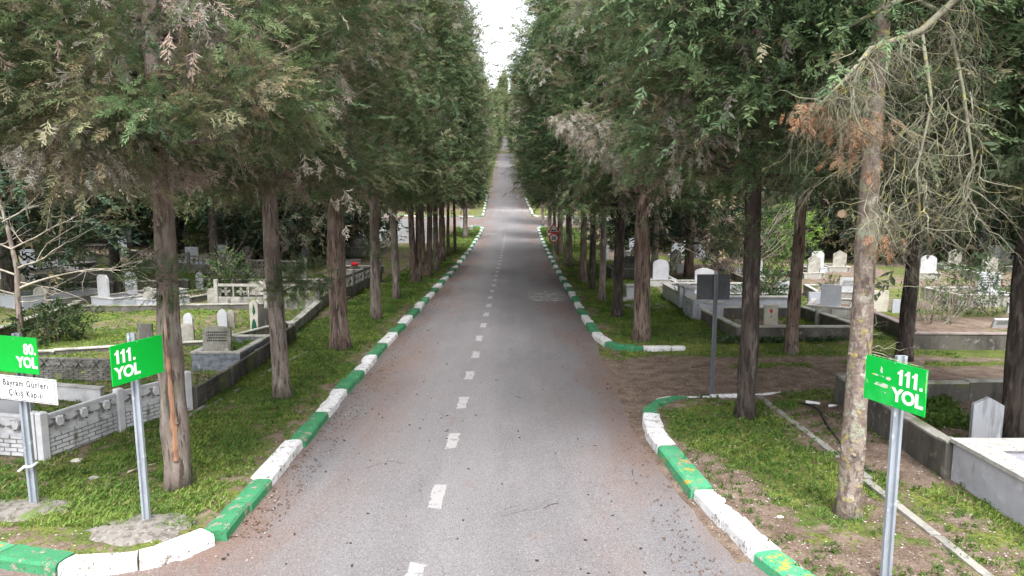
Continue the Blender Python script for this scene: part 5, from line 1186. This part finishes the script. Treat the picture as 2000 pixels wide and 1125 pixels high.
rock(152, 902, .11, 'pale rock in the grass before the white fence'); rock(184, 936, .09, 'flat pale rock in the grass between the left signs', 'stone'); rock(1524, 1010, .05, 'crumpled white scrap in the right verge', 'white_pl'); rock(940, 943, .03, 'small dark stone near the road dashes', 'stone_dark') ; rock(1322, 1074, .03, 'small reddish stone on the road', 'wood_cut')
# stub pedestal near crossing
p = G(902, 449); ep = empty('water_tap_post', p, 0, 'small white post with a cap at the left crossing corner', 'post'); mb = MB(); mb.box((0, 0, .6), (.38, .38, 1.3)); mb.build('shaft', M['marble_w'], ep, bevel=.02); mb = MB(); mb.box((0, 0, 1.33), (.5, .5, .16)); mb.build('cap', M['coping_w'], ep, bevel=.03)
p = G(920, 452); mb = MB(); mb.box((0, 0, .12), (.5, .4, .45)); mb.box((0, 0, .37), (.62, .5, .08)); o = mb.build('stone_block', M['marble_w'], bevel=.02); o.location = p; tag(o, 'low white stone block beside the white post at the crossing', 'block')
mb = MB(); rr = random.Random(4); p = G(692, 532)+Vector((0, 0, .45))
for k in range(9): q = Vector((rr.gauss(0, .14), rr.gauss(0, .1), 0)); mb.tube([q, q+Vector((0, 0, .22))], [.07, .035], 6)
fo = mb.build('flower_bunch', M['red']); fo.location = p; tag(fo, 'small bunch of red flowers on the bright slab behind the lattice fence', 'flowers')
# black railing behind right row
p0 = G(1103, 480); p1 = G(1122, 490); ra = empty('railing', p0, 0, 'short black metal railing behind the speed sign', 'railing'); d = p1-p0
mb = MB()
for t in (0, .5, 1): mb.tube([d*t, d*t+Vector((0, 0, 1.35))], .035, 6)
for z in (.6, 1.3): mb.tube([Vector((0, 0, z)), d+Vector((0, 0, z))], .03, 6)
mb.build('rails', M['black'], ra)

# stuff: litter
def scatter_small(name, n, region, size, mat, label, dens=None, seed=0, zoff=.01, flat=.5):
    r = np.random.default_rng(seed); bm = bmesh.new(); bmesh.ops.create_icosphere(bm, subdivisions=1, radius=1); base = np.array([v.co[:] for v in bm.verts]); fc = np.array([[v.index for v in f.verts] for f in bm.faces]); bm.free()
    x = r.uniform(region[0], region[1], n); y = region[2]+(region[3]-region[2])*r.random(n)**1.4
    if dens is not None: k = dens(x, y, r); x, y = x[k], y[k]
    n = len(x); z = np.maximum(gz(x, y), np.where((x > -4) & (x < 2.5), base_z(x, y)+.015, -99)); s = size*r.uniform(.5, 1.5, (n, 1, 1))
    a_ = r.random(n)*6.28; ca, sa = np.cos(a_), np.sin(a_); B = np.repeat(base[None], n, 0)*np.array([1.4, .8, flat])*s*r.uniform(.85, 1.15, (n, len(base), 1))
    V = np.stack([B[..., 0]*ca[:, None]-B[..., 1]*sa[:, None]+x[:, None], B[..., 0]*sa[:, None]+B[..., 1]*ca[:, None]+y[:, None], B[..., 2]+z[:, None]+zoff], -1)
    Fc = (fc[None]+(np.arange(n)*len(base))[:, None, None]).reshape(-1, 3)
    me = bpy.data.meshes.new(name); me.from_pydata(V.reshape(-1, 3).tolist(), [], Fc.tolist()); tag(link(name, me, M[mat]), label, kind='stuff')
onroad = lambda x, y, r: (verge(x, y) == 0) & (r.random(len(x)) < .25+.75*np.clip((np.abs(x+.7)-1)/2, 0, 1))
scatter_small('fallen_cones', 560, (-3.9, 2.5, 7.4, 45), .015, 'cone', 'small dark cypress cones scattered over the asphalt', onroad, 1)
scatter_small('gutter_litter', 1500, (-3.85, -3.3, 8.6, 50), .013, 'litter', 'brown leaf litter along the left gutter', None, 2, flat=.3)
scatter_small('gutter_litter', 1300, (1.9, 3.0, 7.6, 50), .013, 'litter', 'brown leaf litter along the right gutter', lambda x, y, r: verge(x, y) == 0, 3, flat=.3)
scatter_small('verge_debris', 5500, (-12, -4.3, 8.6, 30), .013, 'litter', 'brown bark and leaf debris on the left verge', lambda x, y, r: verge(x, y) > .4, 4, flat=.3)
scatter_small('verge_debris', 6500, (2.6, 10, 5.5, 24), .013, 'litter', 'brown bark and leaf debris on the right verge', lambda x, y, r: (verge(x, y) > .4) | (x > 3), 5, flat=.3)
scatter_small('pale_gravel', 2600, (2.2, 10, 6.5, 21), .010, 'pebble', 'pale gravel chips on the earth track and right verge', lambda x, y, r: (verge(x, y) > .4) | (x > 2.6), 6)
scatter_small('pale_gravel', 1200, (-11, -3.3, 8.0, 26), .009, 'pebble', 'pale gravel chips on the left verge', None, 7)
# grass
def grass_patch(name, n, region, label, h=.07, seed=0, thr=.42, ypow=1.5, cols=None):
    r = np.random.default_rng(seed); x = r.uniform(region[0], region[1], n); y = region[2]+(region[3]-region[2])*r.random(n)**ypow
    g_ = grassy(x, y)+(fbm(x*4, y*4, 41)-.5)*1.3; k = (g_ > thr+.10*fbm(x*7, y*7, 42)) & ((verge(x, y) > .33) | ((x > 2.9) & (y > 16) & (y < 20.3))) ; x, y, g_ = x[k], y[k], g_[k]; n = len(x); z = gz(x, y)
    nb = 5; xs = np.repeat(x, nb)+r.normal(0, .022, n*nb); ys = np.repeat(y, nb)+r.normal(0, .022, n*nb); zs = np.repeat(z, nb)-.008
    a_ = r.random(n*nb)*6.28; hh_ = h*.8*r.uniform(.3, 1.3, n*nb)*np.repeat(np.clip(.6+g_*.6, .5, 1.4), nb)*(1+ys*.012); w_ = .0045*(1+ys*.045); le = r.uniform(.2, 1.1, n*nb)
    dx, dy = np.cos(a_), np.sin(a_); px_, py_ = -dy, dx
    b0 = np.stack([xs-px_*w_, ys-py_*w_, zs], 1); b1 = np.stack([xs+px_*w_, ys+py_*w_, zs], 1)
    m0 = np.stack([xs+dx*le*hh_*.4+px_*w_*.8, ys+dy*le*hh_*.4+py_*w_*.8, zs+hh_*.6], 1); t0 = np.stack([xs+dx*le*hh_, ys+dy*le*hh_, zs+hh_*.9], 1)
    V = np.stack([b0, b1, m0, t0], 1); patchn = fbm(x*1.2, y*1.2, 51)
    A = np.array([(.10, .195, .038)]); B = np.array([(.20, .29, .06)]); t_ = np.clip((patchn-.35)*3.2, 0, 1)[:, None]; c = A*(1-t_)+B*t_; c = np.repeat(c, nb, 0)*r.uniform(.6, 1.35, (n*nb, 1)); dry = r.random(n*nb) < .07; c[dry] = (.30, .25, .13)
    tag(link(name, quads_mesh(name, V, c), M['grass']), label, kind='stuff')
grass_patch('grass', 42000, (-13, -4, 8.6, 34), 'short green grass and moss on the left verge', seed=1, thr=.50)
grass_patch('grass', 46000, (2.8, 13, 5.4, 34), 'short green grass and weeds on the right verge', seed=2, thr=.56)
grass_patch('grass', 14000, (-7.5, -4.2, 24, 84), 'grass under the far left row', seed=3, h=.09, ypow=1)
grass_patch('grass', 14000, (2.8, 8, 24, 84), 'grass under the far right row', seed=4, h=.09, ypow=1)
grass_patch('grass', 14000, (-24, -12, 14, 40), 'yellowish turf between the left graves', seed=5, h=.07, ypow=1)
# weeds
def weeds(n, region, label, size, seed, cols, pw=1.2, cond=None):
    r = np.random.default_rng(seed); x = r.uniform(region[0], region[1], n); y = region[2]+(region[3]-region[2])*r.random(n)**pw; k = verge(x, y) > .3
    k &= fbm(x*.8, y*.8, 61) > .46
    if cond: k &= cond(x, y)
    x, y = x[k], y[k]; n = len(x); rep = 4; pos = np.stack([np.repeat(x, rep), np.repeat(y, rep), np.repeat(gz(x, y), rep)], 1)+r.normal(0, .03, (n*rep, 3))*np.array([1, 1, .1])
    d = norm(np.array([0, 0, .55])+r.normal(0, .6, (n*rep, 3))); d[:, 2] = np.abs(d[:, 2]); c = cols[r.integers(0, len(cols), n*rep)]*r.uniform(.6, 1.3, (n*rep, 1))
    V, Cc = place(TL, pos, d, size*r.uniform(.6, 1.3, n*rep), c, r); tag(link('ground_weeds', quads_mesh('ground_weeds', V, Cc), M['leaf']), label, kind='stuff')
weeds(2600, (2.9, 9, 6, 16), 'small leafy weeds scattered over the near right verge', .085, 1, BRIGHT*.75)
weeds(2000, (-11, -4.3, 8.6, 22), 'small leafy weeds scattered over the near left verge', .085, 2, BRIGHT*.75)
weeds(6000, (6.0, 19, 19.4, 21.1), 'pale leaved ivy along the foot of the right plot walls', .19, 3, IVY, 1)
weeds(900, (2.6, 5.5, 19.2, 20.2), 'bright grass along the outside of the white kerb end', .11, 6, BRIGHT, 1, None) if False else weeds(900, (7.5, 14, 12.5, 15.6), 'rank grass and weeds inside the near right plot', .2, 4, BRIGHT*.8, 1)
